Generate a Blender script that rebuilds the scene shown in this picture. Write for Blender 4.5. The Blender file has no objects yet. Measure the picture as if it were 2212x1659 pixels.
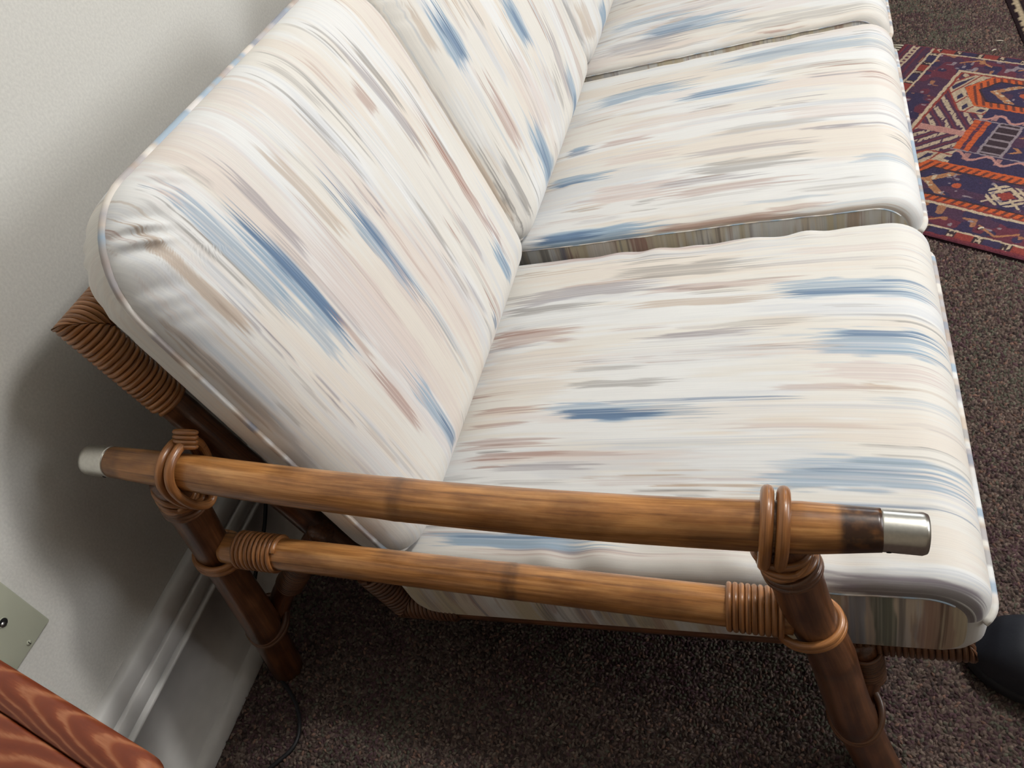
import bpy, bmesh, math, random
import numpy as np
from mathutils import Vector, Matrix

random.seed(7)
SC = bpy.context.scene
COL = SC.collection

# ------------------------------------------------------------------ camera
cam_d = bpy.data.cameras.new('camera')
cam_d.sensor_fit = 'HORIZONTAL'
cam_d.sensor_width = 36.0
cam_d.lens = 1690.0 / 2212.0 * 36.0
cam_d.clip_start = 0.01
cam = bpy.data.objects.new('camera', cam_d)
COL.objects.link(cam)
CAM_R = Vector((0.9543, 0.2310, -0.1896))      # image right, in the room
CAM_D = Vector((0.0420, -0.7319, -0.6801))     # image down
CAM_F = Vector((-0.2959, 0.6411, -0.7082))     # viewing direction
mw = Matrix.Identity(4)
for i in range(3):
    mw[i][0] = CAM_R[i]
    mw[i][1] = -CAM_D[i]
    mw[i][2] = -CAM_F[i]
cam.matrix_world = mw
cam.location = (0.7326, -0.3837, 1.1150)
SC.camera = cam

# ------------------------------------------------------------------ light
SC.view_settings.view_transform = 'Standard'
SC.view_settings.look = 'None'
SC.view_settings.gamma = 1.0
SC.view_settings.use_curve_mapping = False
SC.view_settings.exposure = -0.7
SC.cycles.max_bounces = 4
SC.cycles.diffuse_bounces = 2
SC.cycles.glossy_bounces = 2
SC.cycles.adaptive_threshold = 0.1

world = bpy.data.worlds.new('sky')
world.use_nodes = True
world.node_tree.nodes['Background'].inputs[0].default_value = (0.75, 0.86, 1.0, 1)
world.node_tree.nodes['Background'].inputs[1].default_value = 1.0
SC.world = world

ROOM_X0, ROOM_X1 = -0.03, 3.3
ROOM_Y0, ROOM_Y1 = -2.0, 4.6
ROOM_H = 2.45
WIN_R = (0.3, 1.7, 0.9, 2.10)      # y0, y1, z0, z1 of the window in the right wall
WIN_F = (1.2, 2.6, 0.9, 2.1)       # x0, x1, z0, z1 of the window in the far wall

def area(name, loc, rot, sx, sy, power, color):
    d = bpy.data.lights.new(name, 'AREA')
    d.shape = 'RECTANGLE'
    d.size, d.size_y = sx, sy
    d.energy = power
    d.color = color
    o = bpy.data.objects.new(name, d)
    COL.objects.link(o)
    o.location = loc
    o.rotation_euler = rot
    return o

# daylight entering through the two windows
area('window_daylight', (ROOM_X1 + 0.10, (WIN_R[0] + WIN_R[1]) / 2, (WIN_R[2] + WIN_R[3]) / 2),
     (0, math.radians(90), 0), WIN_R[3] - WIN_R[2], WIN_R[1] - WIN_R[0], 62, (0.97, 0.985, 1.0))
area('window_daylight', ((WIN_F[0] + WIN_F[1]) / 2, ROOM_Y1 + 0.10, (WIN_F[2] + WIN_F[3]) / 2),
     (math.radians(-90), 0, 0), WIN_F[1] - WIN_F[0], WIN_F[3] - WIN_F[2], 28, (0.93, 0.97, 1.0))

# opal globe lamp hanging from the ceiling: its shade, built further down, is the light
LAMP = (1.60, 0.86, 2.20)
LAMP_R = 0.11
LAMP_STRENGTH = 250.0

# ------------------------------------------------------------------ helpers
def lin(r, g, b):
    def f(c):
        c /= 255.0
        return c / 12.92 if c <= 0.04045 else ((c + 0.055) / 1.055) ** 2.4
    return (f(r), f(g), f(b))

def tag(o, label=None, cat=None, group=None, kind=None):
    if label: o['label'] = label
    if cat: o['category'] = cat
    if group: o['group'] = group
    if kind: o['kind'] = kind
    return o

def empty(name, loc=(0, 0, 0)):
    o = bpy.data.objects.new(name, None)
    o.empty_display_size = 0.1
    COL.objects.link(o)
    o.location = loc
    return o

def link(name, me, mat=None, parent=None, smooth=True):
    o = bpy.data.objects.new(name, me)
    COL.objects.link(o)
    if mat: me.materials.append(mat)
    if smooth:
        me.polygons.foreach_set('use_smooth', [True] * len(me.polygons))
    if parent:
        o.parent = parent
        o.matrix_parent_inverse = Matrix.Translation(-Vector(parent.location))
    return o

def mesh_np(name, verts, quads=None, tris=None):
    me = bpy.data.meshes.new(name)
    v = np.asarray(verts, dtype=np.float32).reshape(-1, 3)
    idx = []
    starts = []
    n = 0
    q = np.zeros((0, 4), int) if quads is None else np.asarray(quads, int).reshape(-1, 4)
    t = np.zeros((0, 3), int) if tris is None else np.asarray(tris, int).reshape(-1, 3)
    me.vertices.add(len(v))
    me.vertices.foreach_set('co', v.ravel())
    loops = np.concatenate([q.ravel(), t.ravel()]).astype(np.int32)
    me.loops.add(len(loops))
    me.loops.foreach_set('vertex_index', loops)
    me.polygons.add(len(q) + len(t))
    ls = np.concatenate([np.arange(len(q)) * 4, len(q) * 4 + np.arange(len(t)) * 3]).astype(np.int32)
    me.polygons.foreach_set('loop_start', ls)
    me.update(calc_edges=True)
    me.validate()
    return me

def grid_quads(nu, nv, close_v=False):
    i = np.arange(nu - 1)[:, None]
    jn = nv if close_v else nv - 1
    j = np.arange(jn)[None, :]
    j2 = (j + 1) % nv
    a = i * nv + j
    b = i * nv + j2
    c = (i + 1) * nv + j2
    d = (i + 1) * nv + j
    return np.stack([a, b, c, d], -1).reshape(-1, 4)

def set_color(me, cols):
    at = me.color_attributes.new('Col', 'FLOAT_COLOR', 'POINT')
    c = np.ones((len(cols), 4), np.float32)
    c[:, :3] = cols
    at.data.foreach_set('color', c.ravel())

def set_vec(me, name, vecs):
    at = me.attributes.new(name, 'FLOAT_VECTOR', 'POINT')
    at.data.foreach_set('vector', np.asarray(vecs, np.float32).ravel())

def set_float(me, name, vals):
    at = me.attributes.new(name, 'FLOAT', 'POINT')
    at.data.foreach_set('value', np.asarray(vals, np.float32).ravel())

def box_mesh(name, x0, x1, y0, y1, z0, z1, bevel=0.0, seg=2):
    bm = bmesh.new()
    bmesh.ops.create_cube(bm, size=1.0)
    for v in bm.verts:
        v.co = Vector((x0 + (v.co.x + .5) * (x1 - x0), y0 + (v.co.y + .5) * (y1 - y0), z0 + (v.co.z + .5) * (z1 - z0)))
    if bevel > 0:
        bmesh.ops.bevel(bm, geom=bm.edges[:], offset=bevel, segments=seg, affect='EDGES', profile=0.5)
    me = bpy.data.meshes.new(name)
    bm.to_mesh(me)
    bm.free()
    return me

def frames(P):
    P = np.asarray(P, float)
    n = len(P)
    T = np.zeros_like(P)
    T[1:-1] = P[2:] - P[:-2]
    T[0] = P[1] - P[0]
    T[-1] = P[-1] - P[-2]
    T /= np.linalg.norm(T, axis=1)[:, None]
    ref = np.array([0, 0, 1.0]) if abs(T[0][2]) < 0.9 else np.array([1.0, 0, 0])
    N = np.zeros_like(P)
    B = np.zeros_like(P)
    u = np.cross(ref, T[0]); u /= np.linalg.norm(u)
    for i in range(n):
        u = u - T[i] * (u @ T[i])
        u /= np.linalg.norm(u)
        N[i] = u
        B[i] = np.cross(T[i], u)
    return T, N, B

def tube(name, P, R, seg=12, caps=True, closed=False, flat=None, squash=1.0):
    """sweep a round section along P; returns mesh with 'pp' (section + run) attribute"""
    P = np.asarray(P, float)
    n = len(P)
    R = np.full(n, R) if np.isscalar(R) else np.asarray(R, float)
    if closed:
        Pc = np.vstack([P[-1], P, P[0]])
        T, N, B = frames(Pc)
        T, N, B = T[1:-1], N[1:-1], B[1:-1]
        # remove twist
        c = np.clip(N[-1] @ N[0], -1, 1); s = B[0] @ N[-1]
        tw = math.atan2(s, c)
        a = np.linspace(0, -tw, n)
        N, B = (N * np.cos(a)[:, None] + B * np.sin(a)[:, None]), (B * np.cos(a)[:, None] - N * np.sin(a)[:, None])
    else:
        T, N, B = frames(P)
    ang = np.linspace(0, 2 * math.pi, seg, endpoint=False)
    ca, sa = np.cos(ang), np.sin(ang)
    V = P[:, None, :] + R[:, None, None] * (ca[None, :, None] * N[:, None, :] + squash * sa[None, :, None] * B[:, None, :])
    run = np.concatenate([[0], np.cumsum(np.linalg.norm(np.diff(P, axis=0), axis=1))])
    pp = np.stack([np.broadcast_to(ca * 0.02, (n, seg)), np.broadcast_to(sa * 0.02, (n, seg)),
                   np.broadcast_to(run[:, None], (n, seg))], -1)
    verts = V.reshape(-1, 3)
    ppv = pp.reshape(-1, 3)
    quads = grid_quads(n, seg, True)
    tris = None
    if closed:
        a = (n - 1) * seg + np.arange(seg)
        b = (n - 1) * seg + (np.arange(seg) + 1) % seg
        quads = np.vstack([quads, np.stack([a, b, (np.arange(seg) + 1) % seg, np.arange(seg)], -1)])
    elif caps:
        verts = np.vstack([verts, P[0], P[-1]])
        ppv = np.vstack([ppv, [0, 0, 0], [0, 0, run[-1]]])
        k = np.arange(seg)
        t1 = np.stack([np.full(seg, n * seg), (k + 1) % seg, k], -1)
        o = (n - 1) * seg
        t2 = np.stack([np.full(seg, n * seg + 1), o + k, o + (k + 1) % seg], -1)
        tris = np.vstack([t1, t2])
    me = mesh_np(name, verts, quads, tris)
    set_vec(me, 'pp', ppv)
    return me

def smooth_path(pts, n=40):
    pts = np.asarray(pts, float)
    m = len(pts)
    ext = np.vstack([2 * pts[0] - pts[1], pts, 2 * pts[-1] - pts[-2]])
    out = []
    for i in range(m - 1):
        p0, p1, p2, p3 = ext[i:i + 4]
        k = max(2, n // (m - 1))
        for t in np.linspace(0, 1, k, endpoint=False):
            out.append(0.5 * ((2 * p1) + (-p0 + p2) * t + (2 * p0 - 5 * p1 + 4 * p2 - p3) * t * t + (-p0 + 3 * p1 - 3 * p2 + p3) * t ** 3))
    out.append(pts[-1])
    return np.array(out)

# value noise in numpy (for woven and printed colour)
def _hash(ix, iy, seed):
    h = (ix.astype(np.int64) * 374761393 + iy.astype(np.int64) * 668265263 + seed * 2147483647) & 0xffffffff
    h = ((h ^ (h >> 13)) * 1274126177) & 0xffffffff
    h = h ^ (h >> 16)
    return (h & 0xffffff) / float(0xffffff)

def vn(x, y, seed=0):
    x = np.asarray(x, float); y = np.asarray(y, float)
    x, y = np.broadcast_arrays(x, y)
    ix, iy = np.floor(x), np.floor(y)
    fx, fy = x - ix, y - iy
    fx = fx * fx * (3 - 2 * fx); fy = fy * fy * (3 - 2 * fy)
    a = _hash(ix, iy, seed); b = _hash(ix + 1, iy, seed)
    c = _hash(ix, iy + 1, seed); d = _hash(ix + 1, iy + 1, seed)
    return (a * (1 - fx) + b * fx) * (1 - fy) + (c * (1 - fx) + d * fx) * fy

def ss(a, b, x):
    t = np.clip((x - a) / (b - a), 0, 1)
    return t * t * (3 - 2 * t)

# ------------------------------------------------------------------ materials
def new_mat(name):
    m = bpy.data.materials.new(name)
    m.use_nodes = True
    nt = m.node_tree
    b = nt.nodes['Principled BSDF']
    return m, nt, b

def N_(nt, kind, **kw):
    n = nt.nodes.new(kind)
    for k, v in kw.items():
        setattr(n, k, v)
    return n

def ramp(nt, stops):
    r = N_(nt, 'ShaderNodeValToRGB')
    e = r.color_ramp.elements
    while len(e) < len(stops):
        e.new(0.5)
    for el, (p, c) in zip(e, stops):
        el.position = p
        el.color = (*c, 1)
    return r

def bump(nt, b, height_socket, strength, dist):
    bp = N_(nt, 'ShaderNodeBump')
    bp.inputs['Strength'].default_value = strength
    bp.inputs['Distance'].default_value = dist
    nt.links.new(height_socket, bp.inputs['Height'])
    nt.links.new(bp.outputs[0], b.inputs['Normal'])
    return bp

def mat_plain(name, rgb, rough=0.6, metal=0.0, noise=None, bumpk=None):
    m, nt, b = new_mat(name)
    b.inputs['Base Color'].default_value = (*rgb, 1)
    b.inputs['Roughness'].default_value = rough
    b.inputs['Metallic'].default_value = metal
    tc = N_(nt, 'ShaderNodeTexCoord')
    nz = N_(nt, 'ShaderNodeTexNoise')
    nz.inputs['Scale'].default_value = noise or 40
    nz.inputs['Detail'].default_value = 1
    nt.links.new(tc.outputs['Object'], nz.inputs['Vector'])
    r = ramp(nt, [(0.3, tuple(c * 0.94 for c in rgb)), (0.7, tuple(min(1, c * 1.04) for c in rgb))])
    nt.links.new(nz.outputs['Fac'], r.inputs[0])
    nt.links.new(r.outputs[0], b.inputs['Base Color'])
    if bumpk:
        bump(nt, b, nz.outputs['Fac'], bumpk[0], bumpk[1])
    return m

def mat_bamboo(name, dark, mid, light, rough=0.32, seed=0.0):
    m, nt, b = new_mat(name)
    at = N_(nt, 'ShaderNodeAttribute', attribute_name='pp')
    mp = N_(nt, 'ShaderNodeMapping')
    mp.inputs['Scale'].default_value = (1, 1, 0.035)
    mp.inputs['Location'].default_value = (seed, seed * 2, seed)
    nt.links.new(at.outputs['Vector'], mp.inputs['Vector'])
    n1 = N_(nt, 'ShaderNodeTexNoise')
    n1.inputs['Scale'].default_value = 230
    n1.inputs['Detail'].default_value = 6
    n1.inputs['Roughness'].default_value = 0.65
    nt.links.new(mp.outputs[0], n1.inputs['Vector'])
    r = ramp(nt, [(0.28, dark), (0.5, mid), (0.72, light)])
    nt.links.new(n1.outputs['Fac'], r.inputs[0])
    # blotches of uneven stain
    mp2 = N_(nt, 'ShaderNodeMapping')
    mp2.inputs['Scale'].default_value = (1, 1, 0.35)
    mp2.inputs['Location'].default_value = (seed * 3, 0, seed)
    nt.links.new(at.outputs['Vector'], mp2.inputs['Vector'])
    n2 = N_(nt, 'ShaderNodeTexNoise')
    n2.inputs['Scale'].default_value = 45
    n2.inputs['Detail'].default_value = 5
    nt.links.new(mp2.outputs[0], n2.inputs['Vector'])
    r2 = ramp(nt, [(0.38, (0.45, 0.40, 0.36)), (0.58, (1.05, 1.05, 1.05))])
    nt.links.new(n2.outputs['Fac'], r2.inputs[0])
    mx = N_(nt, 'ShaderNodeMix', data_type='RGBA', blend_type='MULTIPLY')
    mx.inputs[0].default_value = 0.75
    nt.links.new(r.outputs[0], mx.inputs[6])
    nt.links.new(r2.outputs[0], mx.inputs[7])
    # scorched rings at nodes and ends
    tn = N_(nt, 'ShaderNodeAttribute', attribute_name='tint')
    n3 = N_(nt, 'ShaderNodeTexNoise')
    n3.inputs['Scale'].default_value = 110
    nt.links.new(at.outputs['Vector'], n3.inputs['Vector'])
    ma = N_(nt, 'ShaderNodeMath', operation='MULTIPLY')
    nt.links.new(tn.outputs['Fac'], ma.inputs[0])
    mb = N_(nt, 'ShaderNodeMath', operation='MULTIPLY_ADD')
    nt.links.new(n3.outputs['Fac'], mb.inputs[0])
    mb.inputs[1].default_value = 1.2
    mb.inputs[2].default_value = 0.35
    nt.links.new(mb.outputs[0], ma.inputs[1])
    ma.use_clamp = True
    mx2 = N_(nt, 'ShaderNodeMix', data_type='RGBA')
    nt.links.new(ma.outputs[0], mx2.inputs[0])
    nt.links.new(mx.outputs[2], mx2.inputs[6])
    mx2.inputs[7].default_value = (*lin(58, 34, 20), 1)
    nt.links.new(mx2.outputs[2], b.inputs['Base Color'])
    b.inputs['Roughness'].default_value = rough
    b.inputs['Specular IOR Level'].default_value = 0.5
    b.inputs['Coat Weight'].default_value = 0.35
    b.inputs['Coat Roughness'].default_value = 0.16
    bump(nt, b, n1.outputs['Fac'], 0.12, 0.001)
    return m

M_BAMBOO = mat_bamboo('bamboo_pole', lin(112, 70, 34), lin(180, 122, 66), lin(214, 160, 100), seed=0.3)
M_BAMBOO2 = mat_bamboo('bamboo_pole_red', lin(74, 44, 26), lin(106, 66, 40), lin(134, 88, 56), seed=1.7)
M_CANE = mat_bamboo('cane_binding', lin(122, 76, 40), lin(172, 114, 64), lin(204, 146, 92), rough=0.36, seed=4.1)
M_CANE_D = mat_bamboo('cane_binding_dark', lin(76, 46, 28), lin(108, 70, 44), lin(138, 94, 62), rough=0.42, seed=6.1)

def mat_fabric():
    m, nt, b = new_mat('brushstroke_chintz')
    at = N_(nt, 'ShaderNodeVertexColor', layer_name='Col')
    st = N_(nt, 'ShaderNodeAttribute', attribute_name='st')
    mp = N_(nt, 'ShaderNodeMapping')
    mp.inputs['Scale'].default_value = (9, 900, 1)
    nt.links.new(st.outputs['Vector'], mp.inputs['Vector'])
    nz = N_(nt, 'ShaderNodeTexNoise')
    nz.inputs['Scale'].default_value = 1
    nz.inputs['Detail'].default_value = 3
    nt.links.new(mp.outputs[0], nz.inputs['Vector'])
    r = ramp(nt, [(0.3, (0.93, 0.93, 0.94)), (0.7, (1.03, 1.03, 1.03))])
    nt.links.new(nz.outputs['Fac'], r.inputs[0])
    mx = N_(nt, 'ShaderNodeMix', data_type='RGBA', blend_type='MULTIPLY')
    mx.inputs[0].default_value = 1.0
    nt.links.new(at.outputs[0], mx.inputs[6])
    nt.links.new(r.outputs[0], mx.inputs[7])
    nt.links.new(mx.outputs[2], b.inputs['Base Color'])
    b.inputs['Roughness'].default_value = 0.62
    b.inputs['Specular IOR Level'].default_value = 0.3
    mp2 = N_(nt, 'ShaderNodeMapping')
    mp2.inputs['Scale'].default_value = (900, 900, 1)
    nt.links.new(st.outputs['Vector'], mp2.inputs['Vector'])
    w = N_(nt, 'ShaderNodeTexNoise')
    w.inputs['Scale'].default_value = 1
    nt.links.new(mp2.outputs[0], w.inputs['Vector'])
    bump(nt, b, w.outputs['Fac'], 0.06, 0.0006)
    return m
M_FABRIC = mat_fabric()

def mat_vcol(name, rough=0.95):
    m, nt, b = new_mat(name)
    at = N_(nt, 'ShaderNodeVertexColor', layer_name='Col')
    tc = N_(nt, 'ShaderNodeTexCoord')
    nz = N_(nt, 'ShaderNodeTexNoise')
    nz.inputs['Scale'].default_value = 450
    nz.inputs['Detail'].default_value = 2
    nt.links.new(tc.outputs['Object'], nz.inputs['Vector'])
    r = ramp(nt, [(0.3, (0.72, 0.72, 0.72)), (0.7, (1.15, 1.15, 1.15))])
    nt.links.new(nz.outputs['Fac'], r.inputs[0])
    mx = N_(nt, 'ShaderNodeMix', data_type='RGBA', blend_type='MULTIPLY')
    mx.inputs[0].default_value = 1.0
    nt.links.new(at.outputs[0], mx.inputs[6])
    nt.links.new(r.outputs[0], mx.inputs[7])
    nt.links.new(mx.outputs[2], b.inputs['Base Color'])
    b.inputs['Roughness'].default_value = rough
    b.inputs['Specular IOR Level'].default_value = 0.15
    bump(nt, b, nz.outputs['Fac'], 0.4, 0.002)
    return m
M_PILE = mat_vcol('wool_pile')

M_WALL = mat_plain('wall_paint', lin(226, 224, 217), 0.75, noise=300)
M_WALL_T = mat_plain('wall_paint_taupe', lin(158, 146, 130), 0.8, noise=160)
M_TRIM = mat_plain('trim_paint', lin(222, 220, 216), 0.4, noise=30)
M_CEIL = mat_plain('ceiling_paint', lin(214, 213, 208), 0.9, noise=60)
M_PLATE = mat_plain('plate_plastic', lin(186, 188, 168), 0.35, noise=20)
M_METAL = mat_plain('nickel_cap', lin(214, 212, 204), 0.28, metal=1.0, noise=300)
M_STEEL = mat_plain('steel', lin(170, 170, 168), 0.35, metal=1.0, noise=100)
M_BLACK = mat_plain('black_rubber', lin(26, 26, 30), 0.55, noise=90)
M_HOLE = mat_plain('dark_hole', lin(10, 9, 8), 0.9)
M_SHOE = mat_plain('shoe_upper', lin(32, 35, 44), 0.6, noise=250, bumpk=(0.15, 0.001))
M_SOLE = mat_plain('shoe_sole', lin(24, 25, 30), 0.7, noise=120)
M_GLASS_FRAME = mat_plain('window_frame_paint', lin(232, 232, 230), 0.4)

def mat_floor():
    m, nt, b = new_mat('carpet_backing')
    tc = N_(nt, 'ShaderNodeTexCoord')
    vo = N_(nt, 'ShaderNodeTexVoronoi')
    vo.inputs['Scale'].default_value = 210
    nt.links.new(tc.outputs['Object'], vo.inputs['Vector'])
    r = ramp(nt, [(0.0, lin(66, 54, 52)), (0.5, lin(92, 76, 72)), (1.0, lin(120, 104, 96))])
    sx = N_(nt, 'ShaderNodeSeparateColor')
    nt.links.new(vo.outputs['Color'], sx.inputs[0])
    nt.links.new(sx.outputs[0], r.inputs[0])
    nt.links.new(r.outputs[0], b.inputs['Base Color'])
    b.inputs['Roughness'].default_value = 1.0
    b.inputs['Specular IOR Level'].default_value = 0.05
    iv = N_(nt, 'ShaderNodeMath', operation='SUBTRACT')
    iv.inputs[0].default_value = 1.0
    nt.links.new(vo.outputs['Distance'], iv.inputs[1])
    bump(nt, b, iv.outputs[0], 0.8, 0.004)
    return m
M_FLOOR = mat_floor()

def mat_oak(name, v0, K, period):
    """cathedral grain along the board: nested arches u = c + K (v - v0)^2 in the board's own frame"""
    m, nt, b = new_mat(name)
    st = N_(nt, 'ShaderNodeAttribute', attribute_name='st')
    nz = N_(nt, 'ShaderNodeTexNoise')
    nz.inputs['Scale'].default_value = 38
    nz.inputs['Detail'].default_value = 2
    nt.links.new(st.outputs['Vector'], nz.inputs['Vector'])
    mp = N_(nt, 'ShaderNodeMapping')
    mp.inputs['Scale'].default_value = (110, 900, 1)
    nt.links.new(st.outputs['Vector'], mp.inputs['Vector'])
    n1 = N_(nt, 'ShaderNodeTexNoise')
    n1.inputs['Scale'].default_value = 1
    nt.links.new(mp.outputs[0], n1.inputs['Vector'])
    sx = N_(nt, 'ShaderNodeSeparateXYZ')
    nt.links.new(st.outputs['Vector'], sx.inputs[0])
    def mth(op, a, b_=None, c=None):
        n = N_(nt, 'ShaderNodeMath', operation=op)
        for k, v in enumerate((a, b_, c)):
            if v is None: continue
            if isinstance(v, (int, float)): n.inputs[k].default_value = v
            else: nt.links.new(v, n.inputs[k])
        return n.outputs[0]
    dv = mth('SUBTRACT', sx.outputs[1], v0)
    d2 = mth('MULTIPLY', dv, dv)
    f = mth('MULTIPLY_ADD', d2, -K, sx.outputs[0])
    f = mth('MULTIPLY_ADD', nz.outputs['Fac'], .030, f)
    f = mth('MULTIPLY_ADD', n1.outputs['Fac'], .006, f)
    w = mth('SINE', mth('MULTIPLY', f, 2 * math.pi / period))
    w = mth('MULTIPLY_ADD', n1.outputs['Fac'], .8, w)
    mr = N_(nt, 'ShaderNodeMapRange')
    mr.inputs[1].default_value = -0.6
    mr.inputs[2].default_value = 1.5
    nt.links.new(w, mr.inputs[0])
    r = ramp(nt, [(0.0, lin(112, 46, 18)), (0.62, lin(124, 56, 24)), (0.82, lin(144, 80, 46)), (1.0, lin(166, 104, 70))])
    nt.links.new(mr.outputs[0], r.inputs[0])
    nt.links.new(r.outputs[0], b.inputs['Base Color'])
    b.inputs['Roughness'].default_value = 0.42
    return m
M_OAK = mat_oak('orange_oak_panel', .07, 60, .05)
M_OAK_B = mat_oak('orange_oak_border', .007, 420, .036)

# ------------------------------------------------------------------ room shell
def wall_with_hole(name, axis, pos, thick, span, hole):
    """axis 'x': wall plane at x=pos, spanning y; axis 'y': at y=pos, spanning x."""
    s0, s1 = span
    h0, h1, z0, z1 = hole
    parts = [(s0, h0, 0, ROOM_H), (h1, s1, 0, ROOM_H), (h0, h1, 0, z0), (h0, h1, z1, ROOM_H)]
    bm = bmesh.new()
    for a, b_, c, d in parts:
        r = bmesh.ops.create_cube(bm, size=1.0)
        for v in r['verts']:
            u = a + (v.co.x + .5) * (b_ - a)
            w = pos + (v.co.y + .5) * thick
            z = c + (v.co.z + .5) * (d - c)
            v.co = Vector((w, u, z)) if axis == 'x' else Vector((u, w, z))
    bmesh.ops.recalc_face_normals(bm, faces=bm.faces[:])
    me = bpy.data.meshes.new(name)
    bm.to_mesh(me); bm.free()
    return tag(link(name, me, M_WALL_T, smooth=False), kind='structure')

fl = tag(link('floor', box_mesh('floor', ROOM_X0 - .1, ROOM_X1, ROOM_Y0, ROOM_Y1, -0.06, 0.0), M_FLOOR, smooth=False), kind='structure')
tag(link('ceiling', box_mesh('ceiling', ROOM_X0 - .1, ROOM_X1, ROOM_Y0, ROOM_Y1, ROOM_H, ROOM_H + .06), M_CEIL, smooth=False), kind='structure')
tag(link('wall_left', box_mesh('wall_left', ROOM_X0 - .1, ROOM_X0, ROOM_Y0, ROOM_Y1, 0, ROOM_H), M_WALL, smooth=False), kind='structure')
tag(link('wall_near', box_mesh('wall_near', ROOM_X0 - .1, ROOM_X1, ROOM_Y0 - .1, ROOM_Y0, 0, ROOM_H), M_WALL_T, smooth=False), kind='structure')
wall_with_hole('wall_right', 'x', ROOM_X1, 0.12, (ROOM_Y0, ROOM_Y1), WIN_R)
wall_with_hole('wall_far', 'y', ROOM_Y1, 0.12, (ROOM_X0 - .1, ROOM_X1 + .12), WIN_F)

def window(name, axis, pos, hole):
    h0, h1, z0, z1 = hole
    root = tag(empty(name, (pos, h0, z0) if axis == 'x' else (h0, pos, z0)), kind='structure')
    t = 0.045
    bars = [(h0, h1, z0, z0 + t), (h0, h1, z1 - t, z1), (h0, h0 + t, z0, z1), (h1 - t, h1, z0, z1),
            (h0, h1, (z0 + z1) / 2 - t / 2, (z0 + z1) / 2 + t / 2)]
    for a, b_, c, d in bars:
        if axis == 'x':
            me = box_mesh('window_bar', pos + .02, pos + .06, a, b_, c, d)
        else:
            me = box_mesh('window_bar', a, b_, pos + .02, pos + .06, c, d)
        link('window_bar', me, M_GLASS_FRAME, root, smooth=False)
window('window_1', 'x', ROOM_X1, WIN_R)
window('window_2', 'y', ROOM_Y1, WIN_F)

# baseboard along the left wall: cap moulding, board and shoe moulding
prof = [(-.03, .252), (-.020, .252), (-.0165, .248), (-.0145, .240), (-.0140, .2245), (-.0150, .2225), (-.0240, .2220), (-.0240, .2190),
        (-.0130, .2185), (-.0115, .2165), (-.0110, .1945), (-.0125, .1925), (-.0220, .1920), (-.0220, .1890), (-.0090, .1885), (-.0075, .186), (-.0080, .182), (-.0150, .1795),
        (-.0150, .030), (-.013, .0295), (-.008, .0275), (-.0035, .0225), (-.0010, .016), (0.0, .008), (0.0, 0.0)]
pv = []
for yy in (ROOM_Y0, ROOM_Y1):
    for x, z in prof:
        pv.append((x, yy, z))
n = len(prof)
qd = [(i, i + 1, n + i + 1, n + i) for i in range(n - 1)]
bb = link('baseboard_left', mesh_np('baseboard_left', pv, qd), M_TRIM, smooth=False)
tag(bb, kind='structure')

# ------------------------------------------------------------------ printed fabric
PAL = {'cr': lin(238, 234, 226), 'wh': lin(242, 243, 242), 'pc': lin(236, 225, 212), 'pk': lin(228, 213, 206), 'lg': lin(218, 221, 226),
       'tn': lin(196, 172, 148), 'mv': lin(154, 146, 153), 'gr': lin(148, 143, 138), 'lb': lin(152, 178, 200), 'bl': lin(102, 128, 160),
       'rs': lin(178, 140, 126), 'dk': lin(120, 100, 92), 'gn': lin(120, 130, 118), 'ol': lin(220, 208, 180)}
PAL = {k: np.array(v) for k, v in PAL.items()}

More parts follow.
